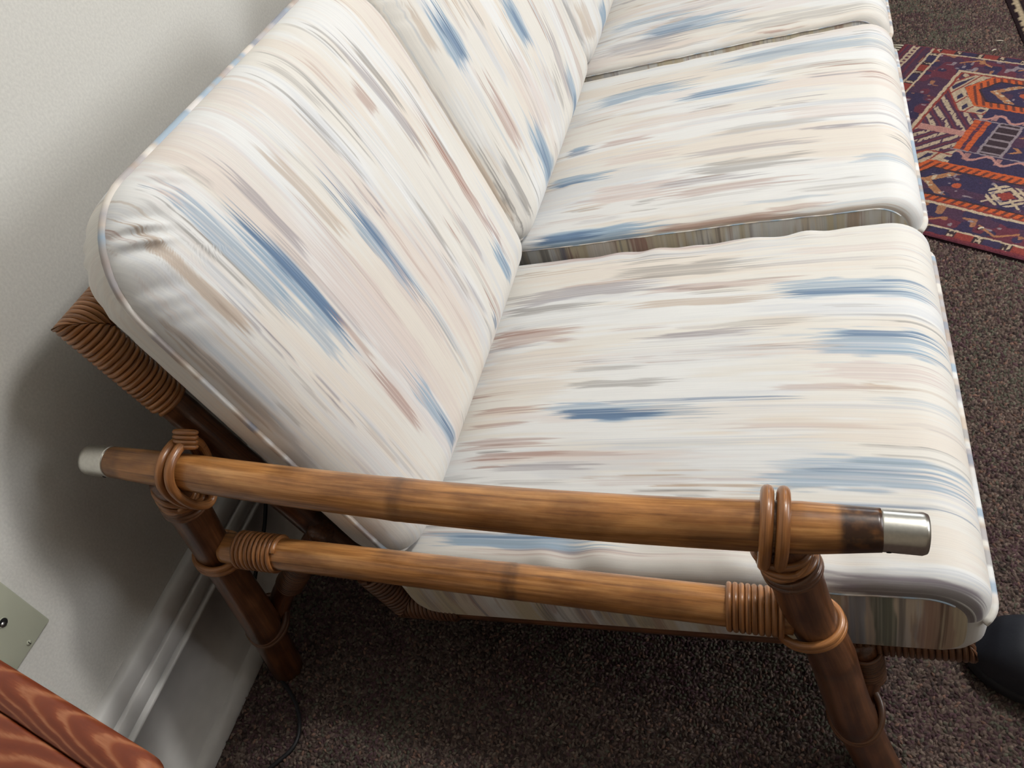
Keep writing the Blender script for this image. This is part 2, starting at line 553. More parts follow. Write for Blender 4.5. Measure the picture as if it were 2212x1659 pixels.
S1 = [(0.497,0.7,0.481,0.041,'lb',0.8), (0.503,0.656,0.476,0.013,'bl',0.8), (0.609,0.701,0.497,0.009,'bl',0.7), (0.543,0.698,0.379,0.049,'lb',0.8),
      (0.565,0.67,0.391,0.015,'bl',0.8), (0.591,0.696,0.358,0.011,'lb',0.8), (0.209,0.411,0.271,0.032,'lb',0.8), (0.217,0.354,0.266,0.018,'bl',0.95),
      (0.364,0.526,0.283,0.007,'bl',0.7), (0.264,0.433,0.285,0.006,'bl',0.6), (0.481,0.695,0.171,0.043,'lb',0.75), (0.506,0.692,0.137,0.006,'bl',0.7),
      (0.521,0.687,0.179,0.006,'bl',0.55), (0.081,0.311,0.082,0.019,'lb',0.9), (0.106,0.282,0.088,0.006,'bl',0.7), (0.263,0.457,0.558,0.038,'gr',0.6),
      (0.094,0.325,0.520,0.033,'mv',0.6), (0.083,0.244,0.492,0.02,'gr',0.7), (0.09,0.235,0.454,0.011,'gr',0.5), (0.312,0.486,0.402,0.018,'mv',0.6),
      (0.392,0.576,0.373,0.012,'gr',0.5), (0.426,0.566,0.420,0.013,'gr',0.45), (0.23,0.373,0.319,0.015,'gr',0.6), (0.22,0.32,0.347,0.009,'gr',0.5),
      (0.144,0.287,0.185,0.012,'mv',0.6), (0.136,0.262,0.162,0.006,'gr',0.5), (0.545,0.72,0.046,0.030,'mv',0.95), (0.56,0.71,0.044,0.026,'mv',0.95), (0.57,0.70,0.041,0.018,'gr',0.7), (0.575,0.73,0.062,0.012,'lg',0.7), (0.39,0.538,0.080,0.006,'pk',0.5),
      (0.08,0.216,0.427,0.035,'rs',0.6), (0.074,0.164,0.442,0.015,'rs',0.7), (0.093,0.508,0.629,0.017,'rs',0.55), (0.275,0.485,0.474,0.018,'tn',0.6),
      (0.292,0.509,0.507,0.017,'rs',0.45), (0.542,0.692,0.330,0.031,'pk',0.7), (0.488,0.613,0.301,0.012,'rs',0.4), (0.089,0.205,0.282,0.012,'rs',0.7),
      (0.091,0.23,0.226,0.017,'rs',0.6), (0.088,0.184,0.258,0.008,'rs',0.6), (0.09,0.247,0.205,0.008,'rs',0.6), (0.067,0.249,0.378,0.058,'pc',0.6),
      (0.09,0.232,0.323,0.036,'pc',0.6), (0.096,0.291,0.466,0.042,'wh',0.7), (0.259,0.51,0.372,0.053,'wh',0.7), (0.384,0.56,0.197,0.041,'wh',0.6),
      (0.311,0.656,0.257,0.044,'pc',0.35), (0.139,0.508,0.664,0.013,'rs',0.5), (0.224,0.51,0.222,0.01,'lg',0.6), (0.434,0.648,0.269,0.007,'lg',0.5),
      (0.509,0.688,0.428,0.012,'lg',0.5), (0.248,0.547,0.603,0.018,'lg',0.5), (0.508,0.682,0.577,0.021,'pk',0.5), (0.444,0.684,0.549,0.01,'mv',0.4),
      (0.137,0.376,0.069,0.01,'rs',0.5), (0.312,0.465,0.067,0.012,'pk',0.5)]
S2 = [(0.073,0.291,0.698,0.041,'lb',0.9), (0.083,0.203,0.696,0.019,'bl',0.9), (0.086,0.203,0.850,0.029,'lb',0.9), (0.096,0.168,0.845,0.013,'bl',0.8),
      (0.1,0.157,0.952,0.025,'bl',0.8), (0.107,0.148,0.962,0.014,'lb',0.8), (0.126,0.313,1.136,0.052,'lb',0.8), (0.307,0.481,1.079,0.033,'lb',0.85),
      (0.317,0.423,1.075,0.015,'bl',0.6), (0.379,0.684,1.207,0.067,'lb',0.6), (0.388,0.556,1.216,0.016,'bl',0.5), (0.605,0.693,0.796,0.021,'lb',0.5),
      (0.267,0.687,0.677,0.027,'tn',0.7), (0.29,0.508,0.689,0.013,'rs',0.6), (0.17,0.342,0.790,0.044,'pk',0.8), (0.313,0.522,0.762,0.019,'rs',0.5),
      (0.356,0.55,0.819,0.034,'gr',0.6), (0.302,0.457,0.792,0.017,'mv',0.6), (0.178,0.318,0.885,0.029,'pk',0.6), (0.466,0.574,0.700,0.012,'rs',0.5),
      (0.319,0.536,0.863,0.021,'mv',0.45), (0.388,0.581,0.919,0.025,'gr',0.4), (0.188,0.426,1.002,0.035,'pk',0.5), (0.508,0.678,0.734,0.012,'gr',0.4),
      (0.168,0.276,0.954,0.017,'rs',0.6), (0.506,0.695,0.948,0.037,'pk',0.5), (0.341,0.653,0.973,0.016,'lg',0.6), (0.454,0.663,1.117,0.025,'gr',0.35)]
S3 = [(0.188,0.408,1.427,0.059,'lb',0.8), (0.2,0.329,1.425,0.02,'bl',0.7), (0.094,0.29,1.398,0.05,'mv',0.5), (0.11,0.303,1.498,0.037,'lb',0.6),
      (0.408,0.678,1.367,0.031,'gr',0.4), (0.315,0.674,1.292,0.025,'rs',0.4), (0.206,0.504,1.518,0.042,'pk',0.5)]
B1 = [(0.384,0.584,0.166,0.029,'lb',0.9), (0.388,0.577,0.170,0.016,'bl',0.95), (0.464,0.639,0.137,0.023,'lb',0.75), (0.384,0.501,0.142,0.016,'lb',0.6),
      (0.337,0.511,0.299,0.029,'lb',0.8), (0.337,0.501,0.298,0.017,'bl',0.9), (0.221,0.337,0.306,0.011,'lb',0.6), (0.162,0.246,0.528,0.029,'lb',0.9),
      (0.171,0.234,0.528,0.012,'bl',0.7), (0.151,0.186,0.428,0.014,'bl',0.7), (0.152,0.293,0.202,0.028,'lb',0.8), (0.149,0.215,0.204,0.01,'bl',0.8),
      (0.154,0.209,0.400,0.009,'gr',0.6), (0.511,0.559,0.454,0.022,'rs',0.6), (0.533,0.62,0.418,0.011,'rs',0.4), (0.252,0.46,0.540,0.027,'rs',0.7),
      (0.318,0.438,0.538,0.012,'rs',0.8), (0.237,0.353,0.165,0.015,'rs',0.7), (0.345,0.433,0.175,0.008,'rs',0.5), (0.489,0.616,0.202,0.015,'mv',0.7),
      (0.464,0.588,0.259,0.018,'tn',0.6), (0.516,0.582,0.344,0.01,'gr',0.5), (0.425,0.6,0.490,0.023,'mv',0.6), (0.482,0.594,0.512,0.013,'gr',0.7),
      (0.363,0.5,0.551,0.011,'gr',0.5), (0.308,0.444,0.407,0.014,'gr',0.6), (0.482,0.64,0.085,0.016,'tn',0.75), (0.509,0.606,0.073,0.006,'gr',0.4),
      (0.368,0.539,0.186,0.01,'mv',0.5), (0.253,0.489,0.224,0.061,'pk',0.6), (0.243,0.416,0.290,0.026,'pk',0.5), (0.381,0.548,0.026,0.023,'tn',0.55),
      (0.331,0.514,0.026,0.014,'gr',0.4), (0.284,0.501,0.062,0.017,'pc',0.7), (0.367,0.421,0.049,0.008,'gr',0.4), (0.379,0.567,0.408,0.035,'wh',0.7),
      (0.557,0.634,0.293,0.03,'wh',0.7), (0.49,0.573,0.103,0.011,'lg',0.6), (0.205,0.557,0.308,0.012,'lg',0.5), (0.247,0.329,0.391,0.01,'gr',0.6),
      (0.253,0.338,0.474,0.014,'mv',0.5), (0.2,0.271,0.409,0.011,'mv',0.5), (0.363,0.523,0.622,0.018,'lg',0.4), (0.564,0.654,0.376,0.012,'gr',0.45),
      (0.547,0.657,0.432,0.009,'pk',0.5), (0.599,0.646,0.174,0.012,'gr',0.4)]
B2 = [(0.432,0.537,0.746,0.049,'lb',0.9), (0.437,0.518,0.750,0.024,'bl',0.8), (0.34,0.449,0.963,0.055,'lb',0.85), (0.348,0.428,0.966,0.018,'bl',0.7),
      (0.136,0.272,0.840,0.064,'lb',0.9), (0.142,0.236,0.834,0.017,'bl',0.7), (0.115,0.242,1.089,0.044,'lb',0.8), (0.13,0.186,1.093,0.022,'bl',0.7),
      (0.265,0.399,0.772,0.033,'rs',0.7), (0.414,0.536,0.593,0.032,'tn',0.5), (0.333,0.466,0.577,0.025,'tn',0.6), (0.161,0.352,0.641,0.044,'tn',0.6),
      (0.156,0.303,0.708,0.016,'gr',0.7), (0.472,0.557,0.705,0.019,'tn',0.5), (0.172,0.345,1.072,0.037,'mv',0.5), (0.152,0.354,1.182,0.031,'rs',0.45),
      (0.194,0.265,1.010,0.018,'gr',0.5), (0.311,0.427,0.681,0.044,'wh',0.7), (0.217,0.376,0.887,0.076,'pk',0.5), (0.342,0.47,0.827,0.02,'lg',0.6)]
B3 = [(0.139,0.209,1.482,0.055,'lb',0.9), (0.172,0.29,1.310,0.041,'gr',0.5), (0.168,0.266,1.364,0.049,'tn',0.5), (0.108,0.154,1.473,0.027,'rs',0.5)]


def paint(U, V, strokes, seed, base='cr', extra=60, ulim=(0, .72), vlim=(0, .65), thin=(.003, .011), pool=('gr', 'mv', 'rs', 'tn', 'lg', 'pk', 'lb')):
    """brush-stroke print: U runs along the strokes, V across them, both in metres"""
    shp = U.shape
    U = U.ravel(); V = V.ravel()
    c = np.broadcast_to(PAL[base], (len(U), 3)).copy()
    # soft washes
    for k, (col, su, sv, thr, op) in enumerate((('pc', 3.5, 26, .54, .6), ('wh', 3.0, 20, .46, .8), ('lg', 4.0, 34, .64, .5), ('pk', 3.5, 30, .66, .4))):
        m = vn(U * su + 3 * k, V * sv + 7 * k, seed + k) * .75 + vn(U * su * 4, V * sv * 8, seed + 20 + k) * .25
        a = ss(thr, thr + .16, m) * op
        c += (PAL[col] - c) * a[:, None]
    bristle = vn(V * 620, U * 3, seed + 40)
    fine = vn(V * 1100, U * 6, seed + 41)
    rng = random.Random(seed)
    lst = []
    for _ in range(extra):
        L = rng.uniform(.05, .22)
        a0 = rng.uniform(ulim[0] - .05, ulim[1])
        lst.append((a0, a0 + L, rng.uniform(*vlim), rng.uniform(*thin), rng.choice(pool), rng.uniform(.2, .45)))
    for _ in range(extra // 3):          # bundles of dry fine bristle marks
        L = rng.uniform(.05, .16); a0 = rng.uniform(ulim[0] - .05, ulim[1]); v0 = rng.uniform(*vlim)
        col = rng.choice(('gr', 'gr', 'mv', 'rs', 'tn'))
        for _k in range(rng.randint(3, 7)):
            aa0 = a0 + rng.uniform(-.3, .3) * L
            lst.append((aa0, aa0 + L * rng.uniform(.4, 1.1), v0 + rng.uniform(-.012, .012), rng.uniform(.0022, .0045), col, rng.uniform(.4, .75)))
    for k, (a0, a1, v0, w, col, op) in enumerate(lst + list(strokes)):
        L = a1 - a0
        sel = np.nonzero((U > a0 - .3 * L - .02) & (U < a1 + .3 * L + .02) & (np.abs(V - v0) < w * .9))[0]
        if len(sel) == 0:
            continue
        u = U[sel]; v = V[sel]; q = bristle[sel]; f = fine[sel]
        drift = (vn(u * 9, np.full_like(u, k * 3.7), seed + 50) - .5) * w * .35
        vv = np.abs(v - v0 - drift) / (w / 2) + (vn(u * 30, v * 260, seed + 51) - .5) * .5
        mv = 1 - ss(.78, 1.08, vv)
        # ragged ends, bristle by bristle
        e0 = a0 + (q - .5) * .40 * L
        e1 = a1 + (f - .5) * .55 * L + (q - .5) * .2 * L
        mu = ss(0, .10 * L + .004, u - e0) * ss(0, .16 * L + .006, e1 - u)
        dens = (.30 + .70 * ss(.30, .58, .6 * q + .4 * f)) if w < .013 else (.58 + .42 * ss(.25, .5, .6 * q + .4 * f))
        a = op * mv * mu * dens
        shade = 1.10 - .28 * f
        c[sel] += (PAL[col] * shade[:, None] - c[sel]) * a[:, None]
    return np.clip(c, 0, 1).reshape(shp + (3,))

def surf(name, X, colors, st, parent, flip=False, mat=None):
    nu, nv = X.shape[:2]
    q = grid_quads(nu, nv)
    if flip: q = q[:, ::-1]
    me = mesh_np(name, X.reshape(-1, 3), q)
    set_color(me, colors.reshape(-1, 3))
    set_vec(me, 'st', st.reshape(-1, 3))
    return link(name, me, mat or M_FABRIC, parent)

def piping(name, P, parent, seed, r=0.0042, closed=False):
    me = tube(name, P, r, 8, closed=closed)
    nring = len(P)
    run = np.concatenate([[0], np.cumsum(np.linalg.norm(np.diff(P, axis=0), axis=1))])
    run = run + 0.4
    w = paint(np.zeros(nring), run, [], seed, extra=0)
    m1 = ss(.60, .66, vn(run * 55, run * 0, seed + 3)); m2 = ss(.66, .72, vn(run * 40, run * 0, seed + 5)); m3 = ss(.64, .70, vn(run * 90, run * 0, seed + 6))
    w += (PAL['lb'] - w) * (m1 * .8)[:, None]
    w += (PAL['mv'] - w) * (m2 * .6)[:, None]
    w += (PAL['tn'] - w) * (m3 * .5)[:, None]
    cols = np.repeat(w, 8, axis=0)
    nv = len(me.vertices)
    cols = np.vstack([cols, np.tile(PAL['cr'], (nv - len(cols), 1))]) if nv > len(cols) else cols
    set_color(me, cols)
    set_vec(me, 'st', np.zeros((nv, 3)))
    return link(name, me, M_FABRIC, parent)

# sofa side geometry, in the plane across the sofa: rear corner of the seat, seat slope, back slope
O = np.array([.285, 0, .150])
FR = np.array([.945, 0, .238])
UT = np.array([.106, 0, .690])
th = math.atan2(FR[2] - O[2], FR[0] - O[0])
A_ = np.array([math.cos(th), 0, math.sin(th)]); M_ = np.array([-math.sin(th), 0, math.cos(th)])
phi = math.atan2(O[0] - UT[0], UT[2] - O[2])
T_ = np.array([-math.sin(phi), 0, math.cos(phi)]); NB = np.array([math.cos(phi), 0, math.sin(phi)])
YV = np.array([0, 1.0, 0])

def seat_cushion(label, b0, b1, strokes, seed, dv, wr=1.0, rn=.020):
    W = b1 - b0
    root = tag(empty('seat_cushion', tuple(O + A_ * .35 + M_ * .021 + YV * (b0 + W / 2))), label, 'cushion', 'striped seat cushions on the sofa')
    a_r, a_f = .014, .700
    h_m, h_t, h_b = .074, .138, .006
    def shell(b, s, up):
        """b across, s in 0..1 along the profile rear-mid -> front-mid"""
        d = np.minimum(b - b0, b1 - b)
        r, rc = np.where(b - b0 < b1 - b, rn, .024), .026
        de = np.clip(r - d, 0, r); inset = r - np.sqrt(np.maximum(r * r - de * de, 0))
        dc = np.clip(rc - d, 0, rc); ic = rc - np.sqrt(np.maximum(rc * rc - dc * dc, 0))
        rr, rf = .030, (.054 if up else .026)
        H = (h_t if up else h_b)
        top = H - inset if up else H + inset * .25
        ar = a_r + inset; af = a_f - ic * .75 - inset * .2
        hh = np.abs(top - h_m)
        rr_ = np.minimum(rr, hh); rf_ = np.minimum(rf, hh * .98)
        L1 = np.maximum(hh - rr_, 0); L2 = rr_ * math.pi / 2; L3 = af - rf_ - ar - rr_; L4 = rf_ * math.pi / 2; L5 = np.maximum(hh - rf_, 0)
        Lt = L1 + L2 + L3 + L4 + L5
        x = s * Lt
        a = np.zeros_like(x); h = np.zeros_like(x); u = np.zeros_like(x)
        m = x < L1
        a = np.where(m, ar, a); h = np.where(m, x, h)
        y = x - L1; m = (y >= 0) & (y < L2); t = y / np.maximum(rr_, 1e-6)
        a = np.where(m, ar + rr_ - rr_ * np.cos(t), a); h = np.where(m, L1 + rr_ * np.sin(t), h)
        y = y - L2; m = (y >= 0) & (y < L3)
        a = np.where(m, ar + rr_ + y, a); h = np.where(m, hh, h)
        y = y - L3; m = (y >= 0) & (y < L4); t = y / np.maximum(rf_, 1e-6)
        a = np.where(m, af - rf_ + rf_ * np.sin(t), a); h = np.where(m, L5 + rf_ * np.cos(t), h)
        y = y - L4; m = y >= 0
        a = np.where(m, af, a); h = np.where(m, np.maximum(L5 - y, 0), h)
        u = a + np.where(x > L1 + L2 + L3, x - (L1 + L2 + L3) - (a - (af - rf_)), 0)
        # crown and creases
        fa = np.clip((a - a_r) / (a_f - a_r), 0, 1); fb = np.clip((b - b0) / W, 0, 1)
        cr = (1 - np.abs(2 * fa - 1) ** 3.0) * (1 - np.abs(2 * fb - 1) ** 2.6)
        if up:
            h = h + cr * .024 * (h / np.maximum(hh, 1e-6))
            pk = np.exp(-((d - .02) / .022) ** 2) * (np.sin(a * 62 + 1.2 * np.sin(a * 23)) * .5 + vn(a * 30, b * 20, seed + 9) - .5)
            h = h + wr * .0058 * pk * ss(.12, .3, a) * (1 - ss(.5, .64, a)) * (h / np.maximum(hh, 1e-6))
            h = h + .003 * (vn(a * 7, b * 7, seed + 12) - .5)
        else:
            h = h + cr * .004
        hw = h_m + h if up else h_m - h
        shell.vp = b - np.where(b - b0 < b1 - b, 1, -1) * inset * .85
        return a, hw, u
    nv = int(W / dv) + 1
    # finer across the edges
    bb_ = b0 + W * (.5 - .5 * np.cos(np.linspace(0, math.pi, 40)))
    b = np.unique(np.concatenate([np.linspace(b0, b1, nv), b0 + .024 * (1 - np.cos(np.linspace(0, math.pi / 2, 14))), b1 - .024 * (1 - np.cos(np.linspace(0, math.pi / 2, 14)))]))
    s = np.linspace(0, 1, 120)
    S_, B_ = np.meshgrid(s, b, indexing='ij')
    a, h, u = shell(B_, S_, True)
    X = O + a[..., None] * A_ + h[..., None] * M_ + B_[..., None] * YV
    VP = shell.vp
    col = paint(u, VP, strokes, seed, vlim=(b0, b1))
    st = np.stack([u, VP, u * 0], -1)
    surf('top_panel', X, col, st, root, flip=True)
    # underside: boxing's olive base, with the shade below the front painted in
    b2 = np.unique(np.concatenate([np.linspace(b0, b1, 150), b0 + .024 * (1 - np.cos(np.linspace(0, math.pi / 2, 10))), b1 - .024 * (1 - np.cos(np.linspace(0, math.pi / 2, 10)))]))
    S2_, B2_ = np.meshgrid(np.linspace(0, 1, 50), b2, indexing='ij')
    a2, h2, u2 = shell(B2_, S2_, False)
    X2 = O + a2[..., None] * A_ + h2[..., None] * M_ + B2_[..., None] * YV
    surf('underside_panel', X2, paint(u2 + 1, B2_, [], seed + 5, base='ol', extra=40, vlim=(b0, b1), ulim=(1, 1.7), pool=('tn', 'ol', 'rs', 'pc')), np.stack([u2, B2_, u2 * 0], -1), root)
    # boxing on both sides: stripes run up and down
    for side, bs in (('near', b0), ('far', b1)):
        sgn = -1 if side == 'near' else 1
        ss_ = np.linspace(0, 1, 420)
        bb1 = np.full_like(ss_, bs)
        at, ht, _ = shell(bb1, ss_, True)
        ab, hb, _ = shell(bb1, ss_, False)
        a_lo, a_hi = max(at.min(), ab.min()), min(at.max(), ab.max())
        e_ = np.linspace(0, math.pi / 2, 24)
        ac = np.unique(np.concatenate([np.linspace(a_lo, a_hi, 420), a_lo + .04 * (1 - np.cos(e_)), a_hi - .06 * (1 - np.cos(e_))]))
        k1 = np.maximum.accumulate(at + np.arange(len(at)) * 1e-9); k2 = np.maximum.accumulate(ab + np.arange(len(ab)) * 1e-9)
        ht_s, at_s = ht, at
        htc = np.interp(ac, k1, ht); hbc = np.interp(ac, k2, hb)
        w = np.linspace(0, 1, 22)[:, None]
        aa = ac[None] + 0 * w
        hh = hbc[None] + (htc - hbc)[None] * w
        bg = bs + sgn * .006 * np.sin(math.pi * w) * np.ones_like(aa) * np.sin(math.pi * np.clip((aa - a_r) / (a_f - a_r), 0, 1)) ** .5
        Xs = O + aa[..., None] * A_ + hh[..., None] * M_ + bg[..., None] * YV
        lst = []
        rng = random.Random(seed + 77 + (1 if side == 'far' else 0))
        for _ in range(70):
            lst.append((rng.uniform(-.06, .04), rng.uniform(.06, .2), rng.uniform(0, .70), rng.uniform(.004, .022), rng.choice(['tn', 'tn', 'rs', 'mv', 'ol', 'gr', 'lg', 'pc']), rng.uniform(.3, .7)))
        if seed == 11 and side == 'near':
            lst += [(-.05, .2, .598, .024, 'gn', .9), (-.05, .2, .575, .018, 'lb', .6), (-.05, .2, .618, .008, 'gr', .8), (-.05, .2, .642, .02, 'rs', .7), (-.05, .2, .655, .008, 'dk', .7), (-.05, .2, .68, .03, 'ol', .9), (-.05, .2, .55, .02, 'ol', .8)]
        if seed == 22 and side == 'near':
            lst += [(-.05, .2, .262, .03, 'rs', .9), (-.05, .2, .25, .008, 'dk', .6), (-.05, .2, .10, .02, 'gr', .8), (-.05, .2, .13, .012, 'bl', .6), (-.05, .2, .37, .012, 'gr', .8), (-.05, .2, .40, .01, 'dk', .6), (-.05, .2, .42, .008, 'rs', .6), (-.05, .2, .20, .05, 'pc', .8), (-.05, .2, .32, .05, 'ol', .8), (-.05, .2, .60, .02, 'tn', .8)]
        cs = paint(hh - h_b, aa, lst, seed + 31, base='ol', extra=0)
        surf('side_panel', Xs, cs, np.stack([hh, aa, aa * 0], -1), root, flip=(side == 'near'))
        seam = np.stack([O + A_ * at[i] + M_ * (ht[i]) + YV * (bs + sgn * .0005) for i in range(26, 402, 4)])
        piping('seam', seam, root, seed + 3, r=.0011)
    # welt across the middle of the front
    bw = np.linspace(b0 + .004, b1 - .004, 160)
    af_, hf_, _ = shell(bw, np.ones_like(bw), True)
    dn = np.minimum(bw - b0, b1 - bw)
    P = O + (af_ + .002)[:, None] * A_ + (h_m + .004 - .012 * np.exp(-dn / .018))[:, None] * M_ + bw[:, None] * YV
    piping('piping', P, root, seed + 8, r=.0048)
    return root

def back_cushion(label, b0, b1, strokes, seed, dv, du=.006):
    W = b1 - b0
    s0, s1 = .128, .652
    Hh = s1 - s0
    nmid = .084
    root = tag(empty('back_cushion', tuple(O + T_ * s0 + NB * nmid + YV * (b0 + W / 2))), label, 'cushion', 'striped back cushions on the sofa')
    def rim_map(sg, bg, r_t=.098, r_b=.050):
        """rect grid -> rounded rectangle, plus distance to the rim"""
        x = (bg - (b0 + b1) / 2); y = (sg - (s0 + s1) / 2)
        X_, Y_ = W / 2, Hh / 2
        r = np.where(y > 0, r_t, r_b)
        p = (np.abs(x) - (X_ - r)) / r; q = (np.abs(y) - (Y_ - r)) / r
        inc = (p > 0) & (q > 0)
        m = np.maximum(p, q); l = np.hypot(p, q)
        k = np.where(inc, m / np.maximum(l, 1e-9), 1)
        x2 = np.where(inc, np.sign(x) * (X_ - r + p * k * r), x)
        y2 = np.where(inc, np.sign(y) * (Y_ - r + q * k * r), y)
        d = np.where(inc, r * (1 - m), np.minimum(X_ - np.abs(x), Y_ - np.abs(y)))
        return y2 + (s0 + s1) / 2, x2 + (b0 + b1) / 2, np.maximum(d, 0)
    def edge_grid(a, b_, step, e=.07, ne=26):
        t = np.linspace(0, math.pi / 2, ne)
        return np.unique(np.concatenate([np.linspace(a, b_, int((b_ - a) / step) + 1), a + e * (1 - np.cos(t)), b_ - e * (1 - np.cos(t))]))
    for front in (True, False):
        bg = edge_grid(b0, b1, dv if front else .004)
        sg = edge_grid(s0, s1, du if front else .012)
        SG, BG = np.meshgrid(sg, bg, indexing='ij')
        s, b, d = rim_map(SG, BG)
        Rr, Hr, cr = (.062, .042, .030) if front else (.036, .064, .008)
        x = np.clip(d / Rr, 0, 1)
        prof = Hr * (1 - (1 - x) ** 2.2) ** .5
        fs = (s - s0) / Hh; fb = (b - b0) / W
        crown = cr * (1 - np.abs(2 * fs - 1) ** 2.4) * (1 - np.abs(2 * fb - 1) ** 2.4)
        h = prof + crown
        # gathers pulled in along the welt
        ang = np.arctan2(s - (s0 + s1) / 2, b - (b0 + b1) / 2)
        cx = np.minimum(np.abs(np.hypot(np.abs(b - (b0 + b1) / 2) - (W / 2 - .03), np.abs(s - (s0 + s1) / 2) - (Hh / 2 - .03))), 1)
        near_corner = np.exp(-(cx / .075) ** 2)
        g = np.exp(-((d - .018) / .016) ** 2) * (.04 + near_corner * (s > (s0 + s1) / 2) * (b < (b0 + b1) / 2))
        h = h + .0045 * g * np.sin(ang * 95 + 2 * np.sin(ang * 31)) * (1 if front else .6)
        h = h + .004 * (vn(s * 6, b * 7, seed + 3) - .5) * x
        n = nmid + h if front else nmid - h
        X = O + s[..., None] * T_ + n[..., None] * NB + b[..., None] * YV
        # the print follows the cloth round the edges
        wrap = Hr - prof
        lo = np.minimum(d, Rr)
        eb = np.exp(-np.minimum(b - b0, b1 - b) / (Rr * .6)); es = np.exp(-np.minimum(s - s0, s1 - s) / (Rr * .6))
        bp_ = b + np.where(b < (b0 + b1) / 2, -1, 1) * wrap * eb / (eb + es + 1e-9)
        sp_ = s + np.where(s < (s0 + s1) / 2, -1, 1) * wrap * es / (eb + es + 1e-9)
        if front:
            col = paint(sp_, bp_, strokes, seed, vlim=(b0 - .04, b1 + .04), ulim=(s0, s1), extra=62)
        else:
            col = paint(sp_, bp_, [], seed + 4, vlim=(b0, b1), ulim=(s0, s1), extra=40)
        surf('front_panel' if front else 'rear_panel', X, col, np.stack([s, b, s * 0], -1), root, flip=not front)
    # welt round the whole rim
    t = np.linspace(0, 2 * math.pi, 400, endpoint=False)
    # rounded-rectangle perimeter
    P = []
    X_, Y_ = W / 2 - .0005, Hh / 2 - .0005
    rt, rb = .098, .050
    segs = [((X_, -(Y_ - rb)), (X_, Y_ - rt)), 'c0', ((X_ - rt, Y_), (-(X_ - rt), Y_)), 'c1', ((-X_, Y_ - rt), (-X_, -(Y_ - rb))), 'c2', ((-(X_ - rb), -Y_), (X_ - rb, -Y_)), 'c3']
    cen = {'c0': (X_ - rt, Y_ - rt, 0, rt), 'c1': (-(X_ - rt), Y_ - rt, 90, rt), 'c2': (-(X_ - rb), -(Y_ - rb), 180, rb), 'c3': (X_ - rb, -(Y_ - rb), 270, rb)}
    for sg_ in segs:
        if isinstance(sg_, str):
            cx_, cy_, a0, r = cen[sg_]
            for k in np.linspace(0, 90, 14, endpoint=False):
                an = math.radians(a0 + k)
                P.append((cx_ + r * math.cos(an), cy_ + r * math.sin(an)))
        else:
            (ax, ay), (bx, by) = sg_
            for k in np.linspace(0, 1, 60, endpoint=False):
                P.append((ax + (bx - ax) * k, ay + (by - ay) * k))
    P = np.array(P)
    Pw = O + (P[:, 1] + (s0 + s1) / 2)[:, None] * T_ + nmid * NB + (P[:, 0] + (b0 + b1) / 2)[:, None] * YV
    piping('piping', Pw, root, seed + 8, r=.0046, closed=True)
    return root

seat_cushion('striped seat cushion nearest the bamboo arm', .048, .648, S1, 11, .0013)
seat_cushion('striped middle seat cushion, beside the patterned rug', .690, 1.302, S2, 22, .0018, wr=.3, rn=.012)
seat_cushion('striped seat cushion farthest from the bamboo arm, cut by the top of the picture', 1.338, 1.962, S3, 33, .0025, wr=.3, rn=.012)
back_cushion('large striped back cushion leaning behind the bamboo arm', .042, .664, B1, 44, .0013)
back_cushion('striped back cushion, second from the bamboo arm', .670, 1.318, B2, 55, .0018)
back_cushion('striped back cushion farthest from the bamboo arm, only its lower corner in view', 1.324, 1.972, B3, 66, .003, du=.01)

# ------------------------------------------------------------------ bamboo sofa frame
sofa = tag(empty('sofa_frame', (.5, 1.02, 0)), 'brown bamboo sofa frame with cane bindings and metal arm caps', 'sofa')

def pole_mesh(name, P, R, nodes=(), burn0=0, burn1=0, seg=20, n=90):
    P = smooth_path(P, n) if len(P) > 2 else np.linspace(np.asarray(P[0], float), np.asarray(P[1], float), n)
    run = np.concatenate([[0], np.cumsum(np.linalg.norm(np.diff(P, axis=0), axis=1))])
    L = run[-1]
    Rk = np.interp(run / L, np.linspace(0, 1, len(R)), R) if not np.isscalar(R) else np.full(len(P), R)
    tint = np.zeros(len(P))
    for pos, k in nodes:
        g = np.exp(-((run - pos * L) / .008) ** 4)
        Rk = Rk * (1 + .035 * np.exp(-((run - pos * L) / .012) ** 2) - .03 * np.exp(-((run - pos * L - .004) / .003) ** 2))
        tint = np.maximum(tint, k * g)
    if burn0: tint = np.maximum(tint, .5 * ss(burn0 * 1.25, burn0 * .8, run))
    if burn1: tint = np.maximum(tint, ss(L - burn1 * 1.15, L - burn1 * .9, run))
    me = tube(name, P, Rk, seg)
    tv = np.repeat(tint, seg)
    tv = np.concatenate([tv, [tint[0], tint[-1]]])
    set_float(me, 'tint', tv)
    return me

def clip_me(me, pt, nrm, axis):
    v = np.zeros(len(me.vertices) * 3, np.float32)
    me.vertices.foreach_get('co', v)
    v = v.reshape(-1, 3).astype(float)
    d = (v - pt) @ nrm
    k = d > 0
    v[k] -= np.outer(d[k] / (axis @ nrm), axis)
    me.vertices.foreach_set('co', v.astype(np.float32).ravel())
    me.update()

def unit(v):
    v = np.asarray(v, float)
    return v / np.linalg.norm(v)

def coil_mesh(name, P0, P1, r, rc=.0032, pitch=None, seg=8):
    P0 = np.asarray(P0, float); P1 = np.asarray(P1, float)
    L = np.linalg.norm(P1 - P0); t = (P1 - P0) / L
    ref = np.array([0, 0, 1.0]) if abs(t[2]) < .9 else np.array([1.0, 0, 0])
    n = unit(np.cross(ref, t)); b = np.cross(t, n)
    pitch = pitch or rc * 2.0
    turns = L / pitch
    k = np.linspace(0, turns * 2 * math.pi, int(turns * 22) + 2)
    P = P0 + np.outer(k / (2 * math.pi) * pitch, t) + (r + rc * .55) * (np.outer(np.cos(k), n) + np.outer(np.sin(k), b))
    return tube(name, P, rc, seg)

